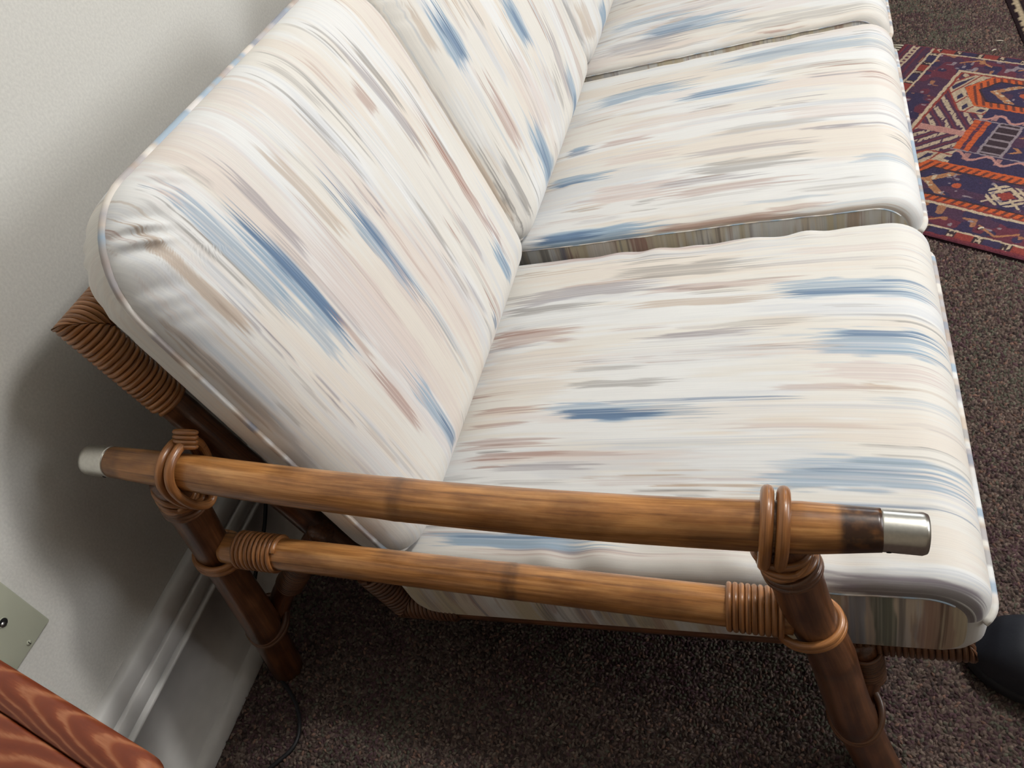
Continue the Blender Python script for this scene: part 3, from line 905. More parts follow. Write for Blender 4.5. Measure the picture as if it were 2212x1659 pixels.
def ring_mesh(name, c, n, ru, rv, u=None, rc=.003, k=48, seg=8, wob=0):
    c = np.asarray(c, float); n = unit(n)
    u = unit(np.cross([0, 0, 1.0], n)) if u is None else unit(np.asarray(u, float) - n * (np.asarray(u, float) @ n))
    v = np.cross(n, u)
    t = np.linspace(0, 2 * math.pi, k, endpoint=False)
    P = c + np.outer(ru * np.cos(t), u) + np.outer(rv * np.sin(t), v) + np.outer(wob * np.sin(t * 2), n)
    return tube(name, P, rc, seg, closed=True)

FR_F = np.array([.948, 0, .236]); O_F = np.array([.276, 0, .150]); UT_F = np.array([.082, 0, .674])
def frame_side(yf, into):
    """bent side of the seat and back frame; into = +1 when the sofa extends to +y"""
    f = FR_F + YV * yf; o = O_F + YV * yf; u_ = UT_F + YV * yf
    Yd = YV * into
    RP = .0175
    dseat = unit(o - f); dup = unit(u_ - o)
    mf = unit(-Yd + dseat); mr = unit(dseat + dup); mt = unit(dup + Yd)
    # poles with mitred ends
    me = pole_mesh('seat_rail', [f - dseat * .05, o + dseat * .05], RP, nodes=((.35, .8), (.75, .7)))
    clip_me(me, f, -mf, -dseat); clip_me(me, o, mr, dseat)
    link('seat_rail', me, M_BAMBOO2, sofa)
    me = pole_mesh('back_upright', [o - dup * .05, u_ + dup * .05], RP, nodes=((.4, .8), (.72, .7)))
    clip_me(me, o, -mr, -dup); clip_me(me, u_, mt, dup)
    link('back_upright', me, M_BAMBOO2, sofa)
    def coil(p, q, planes, mat, axis):
        me = coil_mesh('cane_binding', p, q, RP)
        for pt, nr in planes:
            clip_me(me, pt, nr, axis if axis @ nr > 0 else -axis)
        link('cane_binding', me, mat, sofa)
    coil(u_ - dup * .115, u_ + dup * .024, [(u_, mt)], M_CANE, dup)
    coil(u_ - Yd * .024, u_ + Yd * .12, [(u_, -mt)], M_CANE, Yd)
    coil(o - dup * .024, o + dup * .085, [(o, -mr)], M_CANE_D, dup)
    coil(o - dseat * .085, o + dseat * .024, [(o, mr)], M_CANE_D, dseat)
    coil(f - dseat * .024, f + dseat * .115, [(f, -mf)], M_CANE_D, dseat)
    coil(f - Yd * .024, f + Yd * .1, [(f, mf)], M_CANE_D, Yd)

Y_A, Y_B = .066, 1.969
frame_side(Y_A, 1)
frame_side(Y_B, -1)
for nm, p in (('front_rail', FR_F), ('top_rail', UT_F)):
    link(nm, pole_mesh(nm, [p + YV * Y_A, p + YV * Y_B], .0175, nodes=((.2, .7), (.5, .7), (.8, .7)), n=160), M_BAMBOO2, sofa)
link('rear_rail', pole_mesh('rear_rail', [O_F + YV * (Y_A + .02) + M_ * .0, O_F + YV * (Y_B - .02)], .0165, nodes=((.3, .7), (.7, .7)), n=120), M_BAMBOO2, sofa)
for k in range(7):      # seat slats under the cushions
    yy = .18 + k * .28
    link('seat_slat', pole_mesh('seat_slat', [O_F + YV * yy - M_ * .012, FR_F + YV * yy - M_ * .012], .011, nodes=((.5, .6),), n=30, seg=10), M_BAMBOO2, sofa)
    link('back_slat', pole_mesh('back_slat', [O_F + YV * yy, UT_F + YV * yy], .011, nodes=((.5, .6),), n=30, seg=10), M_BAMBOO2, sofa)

def arm(y, inw):
    """one arm: two rails, two splayed posts, loops, bindings; inw = +1 when the seat lies to +y"""
    Y = np.array([0, y, 0.0])
    def p3(x, z, dy=0): return np.array([x, y + dy * inw, z])
    ZR = .5365
    # top rail with metal ends
    link('arm_rail', pole_mesh('arm_rail', [p3(.066, ZR), p3(.14, ZR - .004, -.001), p3(.28, ZR - .0095, -.004), p3(.45, ZR - .0125, -.006), p3(.62, ZR - .0105, -.005), p3(.76, ZR - .005, -.002), p3(.834, ZR)], [.0168, .0188, .0198, .0202, .0205, .0208, .0210, .0212, .0214, .0215, .0215, .0217, .0219, .0178],
         nodes=((.452, .45),), burn0=.022, burn1=.030, seg=28, n=150), M_BAMBOO, sofa)
    for x0, x1, hx in ((.037, .070, .0645), (.831, .8670, .8395)):
        P = [p3(x, ZR) for x in (x0, x0 + .0012, x0 + .0012, x1 - .0012, x1)] if x0 < .5 else [p3(x, ZR) for x in (x0, x0 + .0012, x1 - .0012, x1 - .0012, x1)]
        R = [.0155, .0172, .0172, .0172, .0172] if x0 < .5 else [.0172, .0172, .0172, .0172, .0155]
        Pc = np.array([p3(x, ZR) for x in np.linspace(x0, x1, 12)])
        Rc = np.full(12, .0172)
        if x0 < .5: Rc[0] = .0158
        else: Rc[-1] = .0158
        cap = link('metal_cap', tube('metal_cap', Pc, Rc, 40), M_METAL, sofa)
        cap['label'] = 'silver metal end cap'
        # small fixing hole low on the side
        nd = unit([0, -.93 * inw, -.37])
        c0 = p3(hx, ZR) + nd * .0172
        me = tube('fixing_hole', np.array([c0 - nd * .004, c0 + nd * .0004]), .0019, 14)
        h = link('fixing_hole', me, M_HOLE, cap)
        h.matrix_parent_inverse = Matrix.Identity(4)
    # lower rail
    link('lower_rail', pole_mesh('lower_rail', [p3(.128, .3725), p3(.778, .379)], [.0185, .019, .0192, .0196, .020],
         nodes=((.565, .6),), seg=24, n=120), M_BAMBOO, sofa)
    # splayed posts
    bp = [p3(.131, .515), p3(.121, .455), p3(.104, .352), p3(.078, .170), p3(.046, -.002)]
    fp = [p3(.752, .515), p3(.770, .470), p3(.789, .395), p3(.817, .310), p3(.851, .172), p3(.905, -.002)]
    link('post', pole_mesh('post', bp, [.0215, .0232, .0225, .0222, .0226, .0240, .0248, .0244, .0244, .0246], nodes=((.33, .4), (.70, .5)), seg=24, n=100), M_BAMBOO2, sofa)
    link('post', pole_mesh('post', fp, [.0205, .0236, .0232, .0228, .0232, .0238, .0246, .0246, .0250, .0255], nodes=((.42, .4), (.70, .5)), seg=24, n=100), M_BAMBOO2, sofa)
    # paired loops over the rail
    for xs in ((.152, .164), (.7465, .7595)):
        for k, x in enumerate(xs):
            t = np.linspace(0, 2 * math.pi, 60, endpoint=False)
            rr = .0268
            dz = np.where(np.sin(t) > 0, rr * np.sin(t), rr * 2.05 * np.sin(t))
            ny = np.where(np.sin(t) > 0, rr * np.cos(t), rr * np.cos(t) * (1 - .22 * np.sin(t) ** 2))
            lean = 0.0
            if x < .5:      # the rear pair is also tied back to the frame upright
                ny = np.where(np.cos(t) * inw > 0, ny * 1.22, ny)
                dz = dz + np.where(np.cos(t) * inw > 0, .003 * np.cos(t) * inw, 0)
            P = np.stack([x + lean * np.minimum(np.sin(t), 0) * (-.9) * (1 if x > .5 else -1), y + ny, ZR - .0045 + dz], -1)
            link('cane_loop', tube('cane_loop', P, .0056 if x > .5 else .0052, 12, closed=True), M_CANE, sofa)
    for k in range(4):
        q = p3(.164, ZR + .0165 + .0035 * k, .0165 + .0035 * k)
        link('cane_wrap', ring_mesh('cane_wrap', q, (0, .7 * inw, .7), .0125, .0070, u=(1, 0, 0), rc=.0026, seg=8), M_CANE, sofa)
    # flat cane wrapped under the rail, round the head of each post
    for pp_, r0 in ((bp, .0236), (fp, .0240)):
        Pp = smooth_path(pp_, 60)
        for z, tl in ((.493, .10), (.4875, -.10), (.482, .08), (.4765, -.03), (.471, .05), (.4655, 0.0)):
            i = int(np.argmin(np.abs(Pp[:, 2] - z)))
            ax = unit(Pp[i] - Pp[i + 1] + np.array([tl * .012, tl * .010, 0]))
            link('cane_wrap', ring_mesh('cane_wrap', Pp[i], ax, r0 - .0006, r0 - .0006, rc=.0034, seg=8), M_CANE_D if z < .48 else M_CANE, sofa)
    # coils on the ends of the lower rail, and strands carried round the posts
    def lz(x): return .3725 + (x - .128) / .65 * .0065
    link('cane_binding', coil_mesh('cane_binding', p3(.150, lz(.150)), p3(.206, lz(.206)), .0187, rc=.0030), M_CANE, sofa)
    link('cane_binding', coil_mesh('cane_binding', p3(.716, lz(.716)), p3(.768, lz(.768)), .0198, rc=.0030), M_CANE, sofa)
    for pp_, zz, sx in ((bp, .371, 1), (fp, .378, -1)):
        Pp = smooth_path(pp_, 60)
        for k in range(2):
            i = int(np.argmin(np.abs(Pp[:, 2] - (zz - .010 - k * .0075))))
            ax = unit(Pp[i] - Pp[i + 1])
            link('cane_loop', ring_mesh('cane_loop', Pp[i] + np.array([sx * .006, 0, 0]), ax + np.array([-.10 * sx, 0, 0]), .0265, .0305, u=(0, 1, 0), rc=.0040), M_CANE, sofa)
        i = int(np.argmin(np.abs(Pp[:, 2] - .150)))
        for k in range(2):
            ax = unit(Pp[i] - Pp[i + 1]) + np.array([0, -.35 * inw, 0])
            link('cane_loop', ring_mesh('cane_loop', Pp[i] + np.array([0, .010 * inw, .004 - k * .007]), ax, .034, .0275, u=(0, 1, 0), rc=.0042), M_CANE_D, sofa)
    # bound braces from the posts up to the seat frame
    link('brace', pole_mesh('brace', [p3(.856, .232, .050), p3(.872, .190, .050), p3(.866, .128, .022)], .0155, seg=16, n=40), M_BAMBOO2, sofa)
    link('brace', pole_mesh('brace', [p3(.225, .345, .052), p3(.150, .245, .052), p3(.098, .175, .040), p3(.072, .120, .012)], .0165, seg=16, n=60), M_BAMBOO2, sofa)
    link('cane_binding', coil_mesh('cane_binding', p3(.862, .222, .050), p3(.873, .168, .047), .0155, rc=.0024), M_CANE_D, sofa)
    link('cane_binding', coil_mesh('cane_binding', p3(.168, .270, .052), p3(.118, .200, .046), .0165, rc=.0026), M_CANE_D, sofa)
arm(0.0, 1)
arm(2.035, -1)

# ------------------------------------------------------------------ wall plate
plate = tag(empty('wall_plate', (-.03, -.164, .454)), 'grey-green blank cable wall plate beside the oak table', 'wall plate')
me = box_mesh('plate', -.031, -.0245, -.199, -.129, .397, .511, bevel=.003, seg=3)
link('plate', me, M_PLATE, plate)
def disc(name, c, r, d, mat, parent, depth=.002):
    c = np.asarray(c, float)
    return link(name, tube(name, np.array([c - np.array([depth, 0, 0]), c]), r, 24), mat, parent)
disc('cable_hole', (-.0243, -.1595, .451), .0054, 0, M_HOLE, plate)
link('hole_rim', ring_mesh('hole_rim', (-.0245, -.1595, .451), (1, 0, 0), .0056, .0056, u=(0, 1, 0), rc=.0006), M_PLATE, plate)
disc('cable_socket', (-.0240, -.1610, .4490), .0036, 0, M_STEEL, plate, depth=.001)
for z in (.406, .502):
    sc = disc('screw', (-.0236, -.161, z), .0030, 0, M_PLATE, plate)
    sl = link('screw_slot', box_mesh('screw_slot', -.0238, -.0234, -.1614, -.1606, z - .0026, z + .0026), M_HOLE, sc, smooth=False)
    sl.matrix_parent_inverse = Matrix.Identity(4)

# ------------------------------------------------------------------ oak side table
M_OAK_L = mat_bamboo('orange_oak_leg', lin(104, 42, 16), lin(124, 56, 24), lin(150, 84, 48), rough=.42, seed=9.0)
TZ = .70
dirv = np.array([.145, -.0345]); dirv /= np.linalg.norm(dirv)
yaw = math.atan2(dirv[1], dirv[0])
table = tag(empty('side_table', (.1, -.6, 0)), 'orange oak side table with a grooved border, by the white wall', 'table')
def tpt(u, v, z):
    """u along the far edge from its right corner (negative to the left), v towards the viewer"""
    ex = np.array([math.cos(yaw), math.sin(yaw)]); ey = np.array([math.sin(yaw), -math.cos(yaw)])
    p = np.array([.4290, -.3030]) + ex * u + ey * v
    return (p[0], p[1], z)
TW, TL, TC = .30, .46, .022
def t_outline(ins, bow=.004):
    pts = []
    w0, w1, l0, l1 = -TW + ins, -ins, ins, TL - ins
    rc = max(TC - ins, .006)
    for cx, cy, a0 in ((w1 - rc, l0 + rc, 0), (w0 + rc, l0 + rc, 90), (w0 + rc, l1 - rc, 180), (w1 - rc, l1 - rc, 270)):
        for k in np.linspace(0, 90, 9):
            a = math.radians(a0 + k)
            pts.append((cx + rc * math.cos(a), cy - rc * math.sin(a)))
    return pts
def t_ring(name, rings, mat, parent, fill=True):
    V = []; n = None
    for ins, z in rings:
        o = t_outline(ins); n = len(o)
        V += [tpt(u, v, z) for u, v in o]
    q = grid_quads(len(rings), n, True)
    bm_t = []
    V2 = list(V)
    if fill:
        cidx = len(V2); V2.append(tuple(np.mean(V[-n:], axis=0)))
        o = (len(rings) - 1) * n
        bm_t = [(o + k, o + (k + 1) % n, cidx) for k in range(n)]
        cidx = len(V2); V2.append(tuple(np.mean(V[:n], axis=0)))
        bm_t += [((k + 1) % n, k, cidx) for k in range(n)]
    me = mesh_np(name, V2, q, bm_t if fill else None)
    org = np.array(tpt(0, 0, 0)); exu = np.array(tpt(1, 0, 0)) - org; exv = np.array(tpt(0, 1, 0)) - org
    Vd = np.array(V2) - org
    set_vec(me, 'st', np.stack([Vd @ exu, Vd @ exv, Vd[:, 2]], -1))
    ob = link(name, me, mat, parent, smooth=False)
    return ob
t_ring('table_border', [(.030, TZ - .022), (.004, TZ - .022), (0, TZ - .017), (0, TZ - .007), (.0015, TZ - .003), (.005, TZ), (.0218, TZ), (.0225, TZ - .002), (.0225, TZ - .006)], M_OAK_B, table)
t_ring('table_panel', [(.0230, TZ - .020), (.0230, TZ - .0025), (.0240, TZ - .0004), (.026, TZ)], M_OAK, table)
t_ring('apron', [(.040, TZ - .022), (.040, TZ - .09), (.056, TZ - .09), (.056, TZ - .022)], M_OAK, table, fill=False)
for u, v in ((-.055, .055), (-TW + .055, .055), (-.055, TL - .055), (-TW + .055, TL - .055)):
    x, y_, _ = tpt(u, v, 0)
    link('leg', tube('leg', np.array([[x, y_, z] for z in (0, .02, .1, .4, .6, TZ - .021)]), [.011, .0125, .014, .018, .020, .020], 16), M_OAK_L, table)

# ------------------------------------------------------------------ cord on the floor
cp = [(-.010, .42, .30), (-.006, .30, .24), (-.002, .21, .198), (.004, .150, .160), (.012, .07, .13), (.018, .018, .088), (.018, .000, .040), (.028, -.012, .010), (.050, -.024, .0055), (.085, -.050, .0055),
      (.108, -.082, .0055), (.112, -.112, .0055), (.092, -.143, .0055), (.050, -.20, .0055), (.02, -.30, .0055)]
tag(link('power_cord', tube('power_cord', smooth_path(cp, 140), .0030, 8), M_BLACK), 'thin black cord running down behind the rear leg onto the carpet', 'cord')

# ------------------------------------------------------------------ black shoe
def shoe():
    root = tag(empty('shoe', (1.13, .15, 0)), 'black shoe on the carpet at the right edge, by the sofa corner', 'shoe')
    toe = np.array([1.018, .178]); ax = unit([.96, -.27]); ay = np.array([-ax[1], ax[0]])
    L = .285
    def wid(t): return .052 * (1 - (1 - min(t / .34, 1)) ** 2.6) ** .5 * (1 - .18 * math.exp(-((t - .62) / .16) ** 2)) * (1 if t < .86 else math.sqrt(max(1 - ((t - .86) / .145) ** 2, 0)))
    def hgt(t): return .030 + .030 * ss(0, .22, t) + .028 * ss(.25, .55, t) + .012 * ss(.6, .9, t)
    ts = np.concatenate([.004 + .14 * (1 - np.cos(np.linspace(0, math.pi / 2, 16))), np.linspace(.17, .86, 30), .86 + .143 * np.sin(np.linspace(.1, math.pi / 2, 12))])
    k = 28
    V = []
    for t in ts:
        w, h = wid(t), hgt(t)
        edge = min(1, (t / .10)) ** .5
        for j in range(k):
            a = math.pi * j / (k - 1)
            x = math.cos(a); z = math.sin(a)
            pw = .72
            xx = math.copysign(abs(x) ** pw, x) * w
            zz = .022 + (h * edge + .004) * (z ** .8 if z > 0 else 0)
            p = toe + ax * (t * L) + ay * xx
            V.append((p[0], p[1], zz))
    up = link('upper', mesh_np('upper', V, grid_quads(len(ts), k)), M_SHOE, root)
    # foot opening
    V = []
    for rr in np.linspace(0, 1, 5):
        for j in range(24):
            a = 2 * math.pi * j / 24
            t = .70 + .20 * rr * math.cos(a); w = .034 * rr * math.sin(a)
            p = toe + ax * (t * L) + ay * w
            V.append((p[0], p[1], .022 + hgt(t) + .006 * rr - .001))
    link('collar_lining', mesh_np('collar_lining', V, grid_quads(5, 24, True)), M_HOLE, root)
    # sole
    V = []
    prof_ = [(0.90, 0.0), (1.0, .004), (1.05, .012), (1.05, .020), (1.02, .025), (.96, .026)]
    loop = []
    for t in ts: loop.append((t, 1))
    for t in ts[::-1]: loop.append((t, -1))
    for sc_, z in prof_:
        for t, sgn in loop:
            tt = .5 + (t - .5) * (1 + (sc_ - 1) * .35)
            p = toe + ax * (tt * L) + ay * (sgn * max(wid(t), .001) * sc_)
            V.append((p[0], p[1], z))
    n = len(loop)
    q = grid_quads(len(prof_), n, True)
    # bottom
    m = len(ts)
    qb = [(i, i + 1, n - 2 - i, n - 1 - i) for i in range(m - 1)]
    link('sole', mesh_np('sole', V, np.vstack([q, qb])), M_SOLE, root)
    # stitched line over the vamp
    P = []
    for j in range(5, k - 5):
        a = math.pi * j / (k - 1)
        t = .30 + .10 * abs(math.cos(a))
        w, h = wid(t), hgt(t)
        x = math.cos(a)
        p = toe + ax * (t * L) + ay * (math.copysign(abs(x) ** .72, x) * w)
        P.append((p[0], p[1], .0225 + (h + .004) * math.sin(a) ** .8))
    link('vamp_edge', tube('vamp_edge', np.array(P), .0022, 8), M_SOLE, up).matrix_parent_inverse = Matrix.Identity(4)
shoe()

# ------------------------------------------------------------------ rugs
RC = {k: np.array(lin(*v)) for k, v in dict(red=(112, 34, 42), wine=(96, 34, 48), navy=(34, 32, 66), plum=(66, 38, 62), cream=(196, 176, 146), orange=(196, 88, 26), tan=(170, 116, 74), dark=(38, 24, 28), pink=(186, 134, 122), rust=(140, 52, 34), grey=(140, 128, 132)).items()}

def rug_pattern(p, q, W):
    """p along the rug from its fringed end, q across; both in metres"""
    n1 = vn(p * 60, q * 60, 3); n2 = vn(p * 160, q * 160, 4)
    wob = (n2 - .5) * .003
    qq = np.minimum(q, W - q) + wob
    pp = p + (n1 - .5) * .003
    c = np.broadcast_to(RC['wine'], p.shape + (3,)).copy()
    def put(mask, key, a=1.0):
        m = np.clip(mask.astype(float), 0, 1) * a
        c[...] = c + (RC[key] - c) * m[..., None]
    # mottled border ground
    put(vn(p * 34, q * 34, 9) > .52, 'plum'); put(vn(p * 42 + 5, q * 42, 10) > .60, 'navy'); put(vn(p * 55, q * 55 + 3, 11) > .80, 'tan', .85); put(vn(p * 70, q * 70, 12) > .86, 'grey')
    zig = np.abs(((p * 7.2) % 1) - .5) * 2
    ring = np.minimum(qq, np.maximum(pp - .075, 0))
    band = (ring > .034) & (ring < .105)
    put(band & (np.abs((ring - .045) / .05 - zig * .9) < .07) & (((p * 7.2) % 1) > .22) & (((p * 7.2) % 1) < .78), 'tan')
    # kilim end with fine stripes
    kil = pp < .074
    put(kil, 'plum'); put(kil & ((pp * 55) % 1 < .35), 'wine'); put(kil & (np.abs(pp - .03) < .003), 'cream'); put(kil & (np.abs(pp - .043) < .0025), 'cream'); put(kil & (pp > .033) & (pp < .041) & (((q * 60) % 1) < .5), 'cream'); put(kil & (pp < .012), 'red')
    # outer guard band with blocks
    og = (ring > .004) & (ring < .034) & (pp > .07)
    along = np.where(qq < pp - .075, p, q)
    put(og, 'dark')
    bl = (along * 9.5) % 1
    put(og & (bl < .32), 'rust'); put(og & (bl > .5) & (bl < .82), 'navy')
    put(og & (((bl > .36) & (bl < .46)) | ((bl > .86) & (bl < .96))) & (vn(p * 260, q * 260, 15) > .42), 'cream')
    put((np.abs(ring - .006) < .0028) & (pp > .072), 'cream'); put((np.abs(ring - .033) < .0028) & (pp > .072), 'cream')
    put((qq < .010), 'red'); put((qq < .004), 'wine')
    # inner cream line
    put((np.abs(ring - .110) < .0042), 'cream'); put((np.abs(ring - .1175) < .003), 'rust')
    fld = ring > .120
    put(fld, 'navy')
    pf = pp - .195
    # guard of pale boxes round the medallions, fan of hooked stripes between them
    cq = W / 2
    qa = np.abs(q - cq) + wob
    hexc = cq - .188                 # distance of each medallion from the middle line
    hq = np.abs(qa - hexc)
    dh = np.maximum(hq - .078, (hq * .62 + (.030 - pf)) * .78)
    fan = fld & (pf < .115) & (dh > 0)
    ph = (pf * .75 + qa * .55)
    st_ = (ph * 40) % 1
    put(fan, 'plum'); put(fan & (st_ < .42) & (vn(p * 300, q * 90, 16) > .30), 'cream', .9); put(fan & (st_ > .62) & (st_ < .80), 'wine')
    put(fan & (qa < .012), 'pink'); 
    box = fld & (dh > .002) & (dh < .034) & (pf < .13)
    put(box, 'cream', .82); put(box & (((pf * 24 + q * 8) % 1) < .10), 'rust')
    put(box & (np.abs(dh - .018) < .007) & (((pf * 24 + q * 8 + .45) % 1) < .32), 'navy')
    put(fld & (np.abs(dh - .034) < .002) & (pf < .14), 'rust')
    # medallion
    med = fld & (dh <= 0)
    put(med, 'orange'); put(med & (((p * 60 + q * 25 * np.sign(q - cq)) % 1) < .42) & (dh < -.006) & (dh > -.027), 'dark', .8)
    put(med & (np.abs(dh + .028) < .0025), 'dark')
    put(med & (dh < -.030), 'navy'); put(med & (dh < -.030) & (vn(p * 40, q * 40, 17) > .58), 'plum')
    chev = med & (dh < -.034) & (np.abs(pf - .10 - hq * 1.1) < .011)
    put(chev, 'tan'); put(chev & (vn(p * 200, q * 200, 18) > .7), 'cream')
    px_ = pf - .265; star = med & (np.maximum(np.abs(px_), hq) < .038) & (dh < -.031)
    rad = np.abs(px_) + hq
    put(star & ((np.abs(rad - .030) < .006) | (np.abs(rad - .048) < .005) | ((np.abs(np.abs(px_) - hq) < .004))), 'cream'); put(star & (rad < .018), 'rust')
    put(med & (dh < -.031) & (np.hypot(pf - .165, hq) < .010), 'orange', .8); put(med & (dh < -.034) & (vn(p * 90, q * 90, 19) > .88), 'grey')
    # running scroll beside the medallions
    scr = fld & (dh > 0) & (pf > .115) & (qa > .070)
    put(scr, 'navy'); sw = .088 + .013 * np.sin(p * 95)
    put(scr & (np.abs(qa - sw) < .005), 'pink'); put(scr & (np.abs(qa - .090) < .013) & (((p * 15.1) % 1 < .18)), 'pink', .7)
    put(fld & (pf > .10) & (np.abs(qa - .070) < .0026), 'grey')
    # middle panel
    mid = fld & (qa < .068) & (pf > .105)
    put(mid, 'navy'); put(mid & (vn(p * 26, q * 26, 20) > .6), 'plum')
    put(mid & (pf < .119), 'orange'); put(mid & (pf > .119) & (pf < .127), 'plum'); put(mid & (pf > .127) & (pf < .140), 'orange'); put(mid & (pf < .14) & (((q * 70) % 1) < .14), 'rust')
    put(mid & (np.abs(pf - .158) < .003), 'grey'); put(mid & (pf > .161) & (pf < .205), 'dark'); put(mid & (pf > .161) & (pf < .205) & (np.abs(((q * 34) % 1) - .5) < .13), 'grey', .9); put(mid & (np.abs(pf - .207) < .003), 'grey')
    put(mid & (np.abs(np.hypot(pf - .275, qa) - .013) < .006), 'orange'); put(mid & (np.abs(pf - .235 + np.abs(qa - .034) * 1.2) < .005) & (np.abs(qa - .034) < .013), 'tan')
    put(mid & (np.maximum(np.abs(pf - .33), np.abs(qa - .022)) < .012), 'tan')
    k = .80 + .4 * vn(p * 420, q * 420, 30)
    c = c * .86 + .14 * np.array(lin(128, 112, 124))
    return np.clip(c * k[..., None], 0, 1)

def rug(name, label, origin, ang, L, W, pattern, res, z=.011, cat='rug'):
    nx, ny = int(L / res) + 1, int(W / res) + 1
    p, q = np.meshgrid(np.linspace(0, L, nx), np.linspace(0, W, ny), indexing='ij')
    col = pattern(p, q)
    ex = np.array([math.cos(ang), math.sin(ang)]); ey = np.array([math.sin(ang), -math.cos(ang)])
    def XYZ(p, q, z): return np.stack([origin[0] + ex[0] * p + ey[0] * q, origin[1] + ex[1] * p + ey[1] * q, z], -1)
    edge = np.minimum(np.minimum(p, L - p), np.minimum(q, W - q))
    zz = z - .004 * np.exp(-edge / .004) + .0006 * vn(p * 300, q * 300, 5)
    root = tag(empty(name, (*XYZ(np.array(L / 2), np.array(W / 2), np.array(0.0)),)), label, cat)
    me = mesh_np('pile', XYZ(p, q, zz).reshape(-1, 3), grid_quads(nx, ny)[:, ::-1])
    set_color(me, col.reshape(-1, 3))
    link('pile', me, M_PILE, root)
    # thickness: edge binding down to the carpet
    V = []
    for zz_ in (z - .0035, .001):
        for (a, b_) in ((0, 0), (L, 0), (L, W), (0, W)):
            V.append(XYZ(np.array(float(a)), np.array(float(b_)), np.array(zz_)))
    q4 = [(i, (i + 1) % 4, 4 + (i + 1) % 4, 4 + i) for i in range(4)] + [(7, 6, 5, 4)]
    me = mesh_np('edge_binding', np.array(V), q4)
    set_color(me, np.tile(RC['dark'] * 1.2, (8, 1)))
    link('edge_binding', me, M_PILE, root, smooth=False)
    return root, XYZ

root, RXYZ = rug('patterned_rug', 'red and navy hand-knotted rug with orange medallions in front of the sofa', (1.0928, 1.9601), math.radians(-27.3), 1.35, .79, lambda p, q: rug_pattern(p, q, .79), .0016)
# fringe tassels at the end
rng = random.Random(5)
M_FRINGE = mat_plain('fringe_wool', lin(206, 196, 176), .9)
for k in range(56):
    q0 = .01 + k * .0139
    L = rng.uniform(.03, .05)
    pts = [RXYZ(np.array(-t * L), np.array(q0 + rng.uniform(-.004, .004) * t), np.array(.0075 - .002 * t)) for t in (0, .3, .6, 1.0)]
    link('tassel', tube('tassel', np.array(pts), [.0022, .0026, .002, .0012], 6), M_FRINGE, root)

def border_rug(p, q, L, W):
    e = np.minimum(np.minimum(p, L - p), np.minimum(q, W - q)) + (vn(p * 80, q * 80, 41) - .5) * .004
    c = np.broadcast_to(RC['rust'], p.shape + (3,)).copy()
    def put(m, key, a=1.0): c[...] = c + (RC[key] - c) * (m.astype(float) * a)[..., None]
    put(vn(p * 30, q * 30, 42) > .55, 'wine'); put(vn(p * 40, q * 40, 43) > .62, 'navy'); put(vn(p * 50, q * 50, 44) > .72, 'tan')
    put(e < .050, 'dark'); put((e > .012) & (e < .026), 'cream', .85); put((e > .036) & (e < .050) & (((p + q) * 22 % 1) < .5), 'tan', .8); put((e > .050) & (e < .056), 'cream', .8)
    k = .8 + .4 * vn(p * 300, q * 300, 45)
    return np.clip(c * k[..., None], 0, 1)
rug('border_rug', 'dark-bordered rug, only its edge showing at the top right corner', (1.374, 3.2), 0.0, 1.2, 1.34, lambda p, q: border_rug(p, q, 1.2, 1.34), .006, z=.010)

# stray bits of lint
def lint(name, label, x, y, z, L, a, w=.0016):
    P = [(x - L / 2 * math.cos(a), y - L / 2 * math.sin(a), z), (x, y + .001, z + .001), (x + L / 2 * math.cos(a), y + L / 2 * math.sin(a), z)]
    tag(link(name, tube(name, smooth_path(P, 8), w, 6), M_FRINGE), label, 'lint')

lint('lint_crumb', 'white crumb of lint on the orange band of the patterned rug', 1.162, 1.101, .0125, .012, .3, .0022)
lint('lint_thread', 'short pale thread on the carpet, farther from the patterned rug', 1.322, 1.938, .006, .016, -.2, .0014)
lint('lint_fleck', 'pale fleck on the carpet right beside the patterned rug', 1.301, 1.888, .006, .013, .6, .0018)

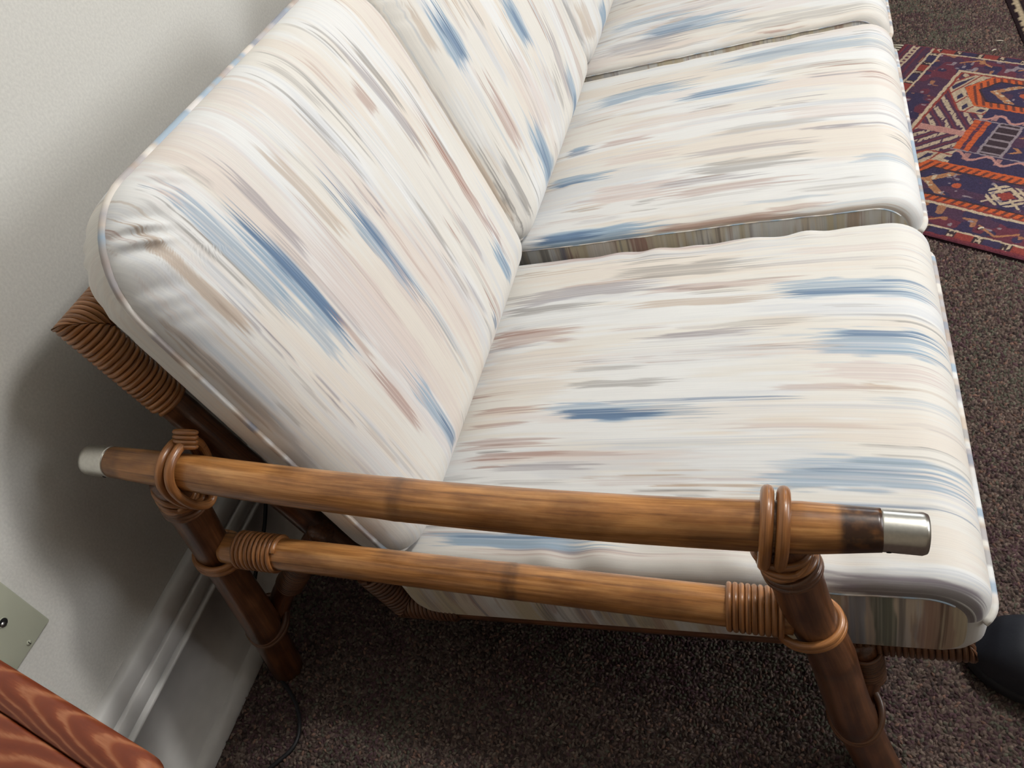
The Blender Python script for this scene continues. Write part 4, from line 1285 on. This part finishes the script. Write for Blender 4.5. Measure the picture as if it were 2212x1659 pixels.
# ------------------------------------------------------------------ carpet pile (loops too many to count)
def carpet():
    rs = np.random.RandomState(3)
    sp = .0053
    gx = np.arange(0.0, 1.62, sp); gy = np.arange(-.36, 2.5, sp)
    X, Y = np.meshgrid(gx, gy, indexing='ij')
    X = X.ravel() + rs.uniform(-.5, .5, X.size) * sp * .9; Y = Y.ravel() + rs.uniform(-.5, .5, Y.size) * sp * .9
    ex = np.array([math.cos(math.radians(-27.3)), math.sin(math.radians(-27.3))]); ey = np.array([ex[1], -ex[0]])
    rp = (X - 1.0928) * ex[0] + (Y - 1.9601) * ex[1]; rq = (X - 1.0928) * ey[0] + (Y - 1.9601) * ey[1]
    keep = ~((rp > -.0) & (rp < 1.35) & (rq > 0) & (rq < .79)) & ~((X > 1.374) & (Y > 1.862)) & (X > .001)
    X, Y = X[keep], Y[keep]
    n = len(X)
    a = rs.uniform(0, math.pi, n); l = rs.uniform(.0030, .0046, n); w = rs.uniform(.0017, .0025, n); h = rs.uniform(.0024, .0052, n)
    ca, sa = np.cos(a), np.sin(a)
    def off(dx, dy, z): return np.stack([X + ca * dx - sa * dy, Y + sa * dx + ca * dy, z], -1)
    z0 = np.zeros(n) + .0002
    tilt = rs.uniform(-.0012, .0012, n)
    V = np.stack([off(-l, 0 * w, z0), off(0 * l, -w, z0), off(l, 0 * w, z0), off(0 * l, w, z0), off(-l * .45, 0 * w, h), off(l * .45, tilt, h)], 1)
    base = (np.arange(n) * 6)[:, None]
    q = np.concatenate([base + np.array([[0, 1, 4, 4]]), ], 1)
    tris = np.concatenate([base + np.array([[0, 1, 4]]), base + np.array([[0, 4, 3]]), base + np.array([[2, 3, 5]]), base + np.array([[2, 5, 1]])], 0)
    quads = np.concatenate([base + np.array([[1, 5, 4, 4]])], 0)
    tris = np.concatenate([tris, base + np.array([[1, 5, 4]]), base + np.array([[3, 4, 5]])], 0)
    me = mesh_np('carpet_pile', V.reshape(-1, 3), None, tris)
    pals = np.array([lin(104, 88, 82), lin(122, 108, 98), lin(92, 70, 74), lin(98, 96, 84), lin(132, 104, 92), lin(74, 64, 62)])
    z1 = vn(X * 14, Y * 14, 61); z2 = vn(X * 9, Y * 9, 62)
    wts = np.stack([np.ones(n) * .8, np.ones(n) * .5, .2 + 1.6 * ss(.5, .7, z1), .2 + 1.5 * ss(.5, .7, z2), .25 + 0 * z1, .5 + 0 * z1], 1)
    cum = np.cumsum(wts / wts.sum(1, keepdims=True), 1)
    idx = (rs.rand(n)[:, None] > cum).sum(1).clip(0, 5)
    col = pals[idx] * rs.uniform(.75, 1.2, n)[:, None]
    set_color(me, np.repeat(col, 6, axis=0))
    o = link('carpet_pile', me, M_TUFT)
    tag(o, 'mottled brown and plum loop-pile carpet covering the floor', 'carpet', kind='stuff')
m_, nt_, b_ = new_mat('carpet_loops')
vc = N_(nt_, 'ShaderNodeVertexColor', layer_name='Col')
nt_.links.new(vc.outputs[0], b_.inputs['Base Color'])
b_.inputs['Roughness'].default_value = .95
b_.inputs['Specular IOR Level'].default_value = .1
M_TUFT = m_
carpet()

# ------------------------------------------------------------------ ceiling lamp
def mat_shade():
    m, nt, b = new_mat('opal_glass')
    b.inputs['Base Color'].default_value = (.9, .9, .87, 1)
    b.inputs['Emission Color'].default_value = (1, .985, .96, 1)
    b.inputs['Emission Strength'].default_value = LAMP_STRENGTH
    return m
lamp = tag(empty('pendant_lamp', (LAMP[0], LAMP[1], ROOM_H)), 'opal globe pendant lamp hanging from the ceiling above the rug', 'lamp')
def lathe(name, prof_, c, seg=32):
    a = np.linspace(0, 2 * math.pi, seg, endpoint=False)
    V = np.array([[(c[0] + r * np.cos(t), c[1] + r * np.sin(t), z) for t in a] for r, z in prof_])
    return mesh_np(name, V.reshape(-1, 3), grid_quads(len(prof_), seg, True)[:, ::-1])
link('ceiling_rose', lathe('ceiling_rose', [(.001, ROOM_H - .03), (.05, ROOM_H - .028), (.06, ROOM_H - .002)], LAMP), M_TRIM, lamp)
link('stem', tube('stem', np.array([[LAMP[0], LAMP[1], ROOM_H - .02], [LAMP[0], LAMP[1], LAMP[2] + LAMP_R]]), .008, 10), M_STEEL, lamp)
link('globe_shade', lathe('globe_shade', [(LAMP_R * math.sin(t) + .0005, LAMP[2] - LAMP_R * math.cos(t)) for t in np.linspace(0, math.pi, 10)], LAMP, 16), mat_shade(), lamp)
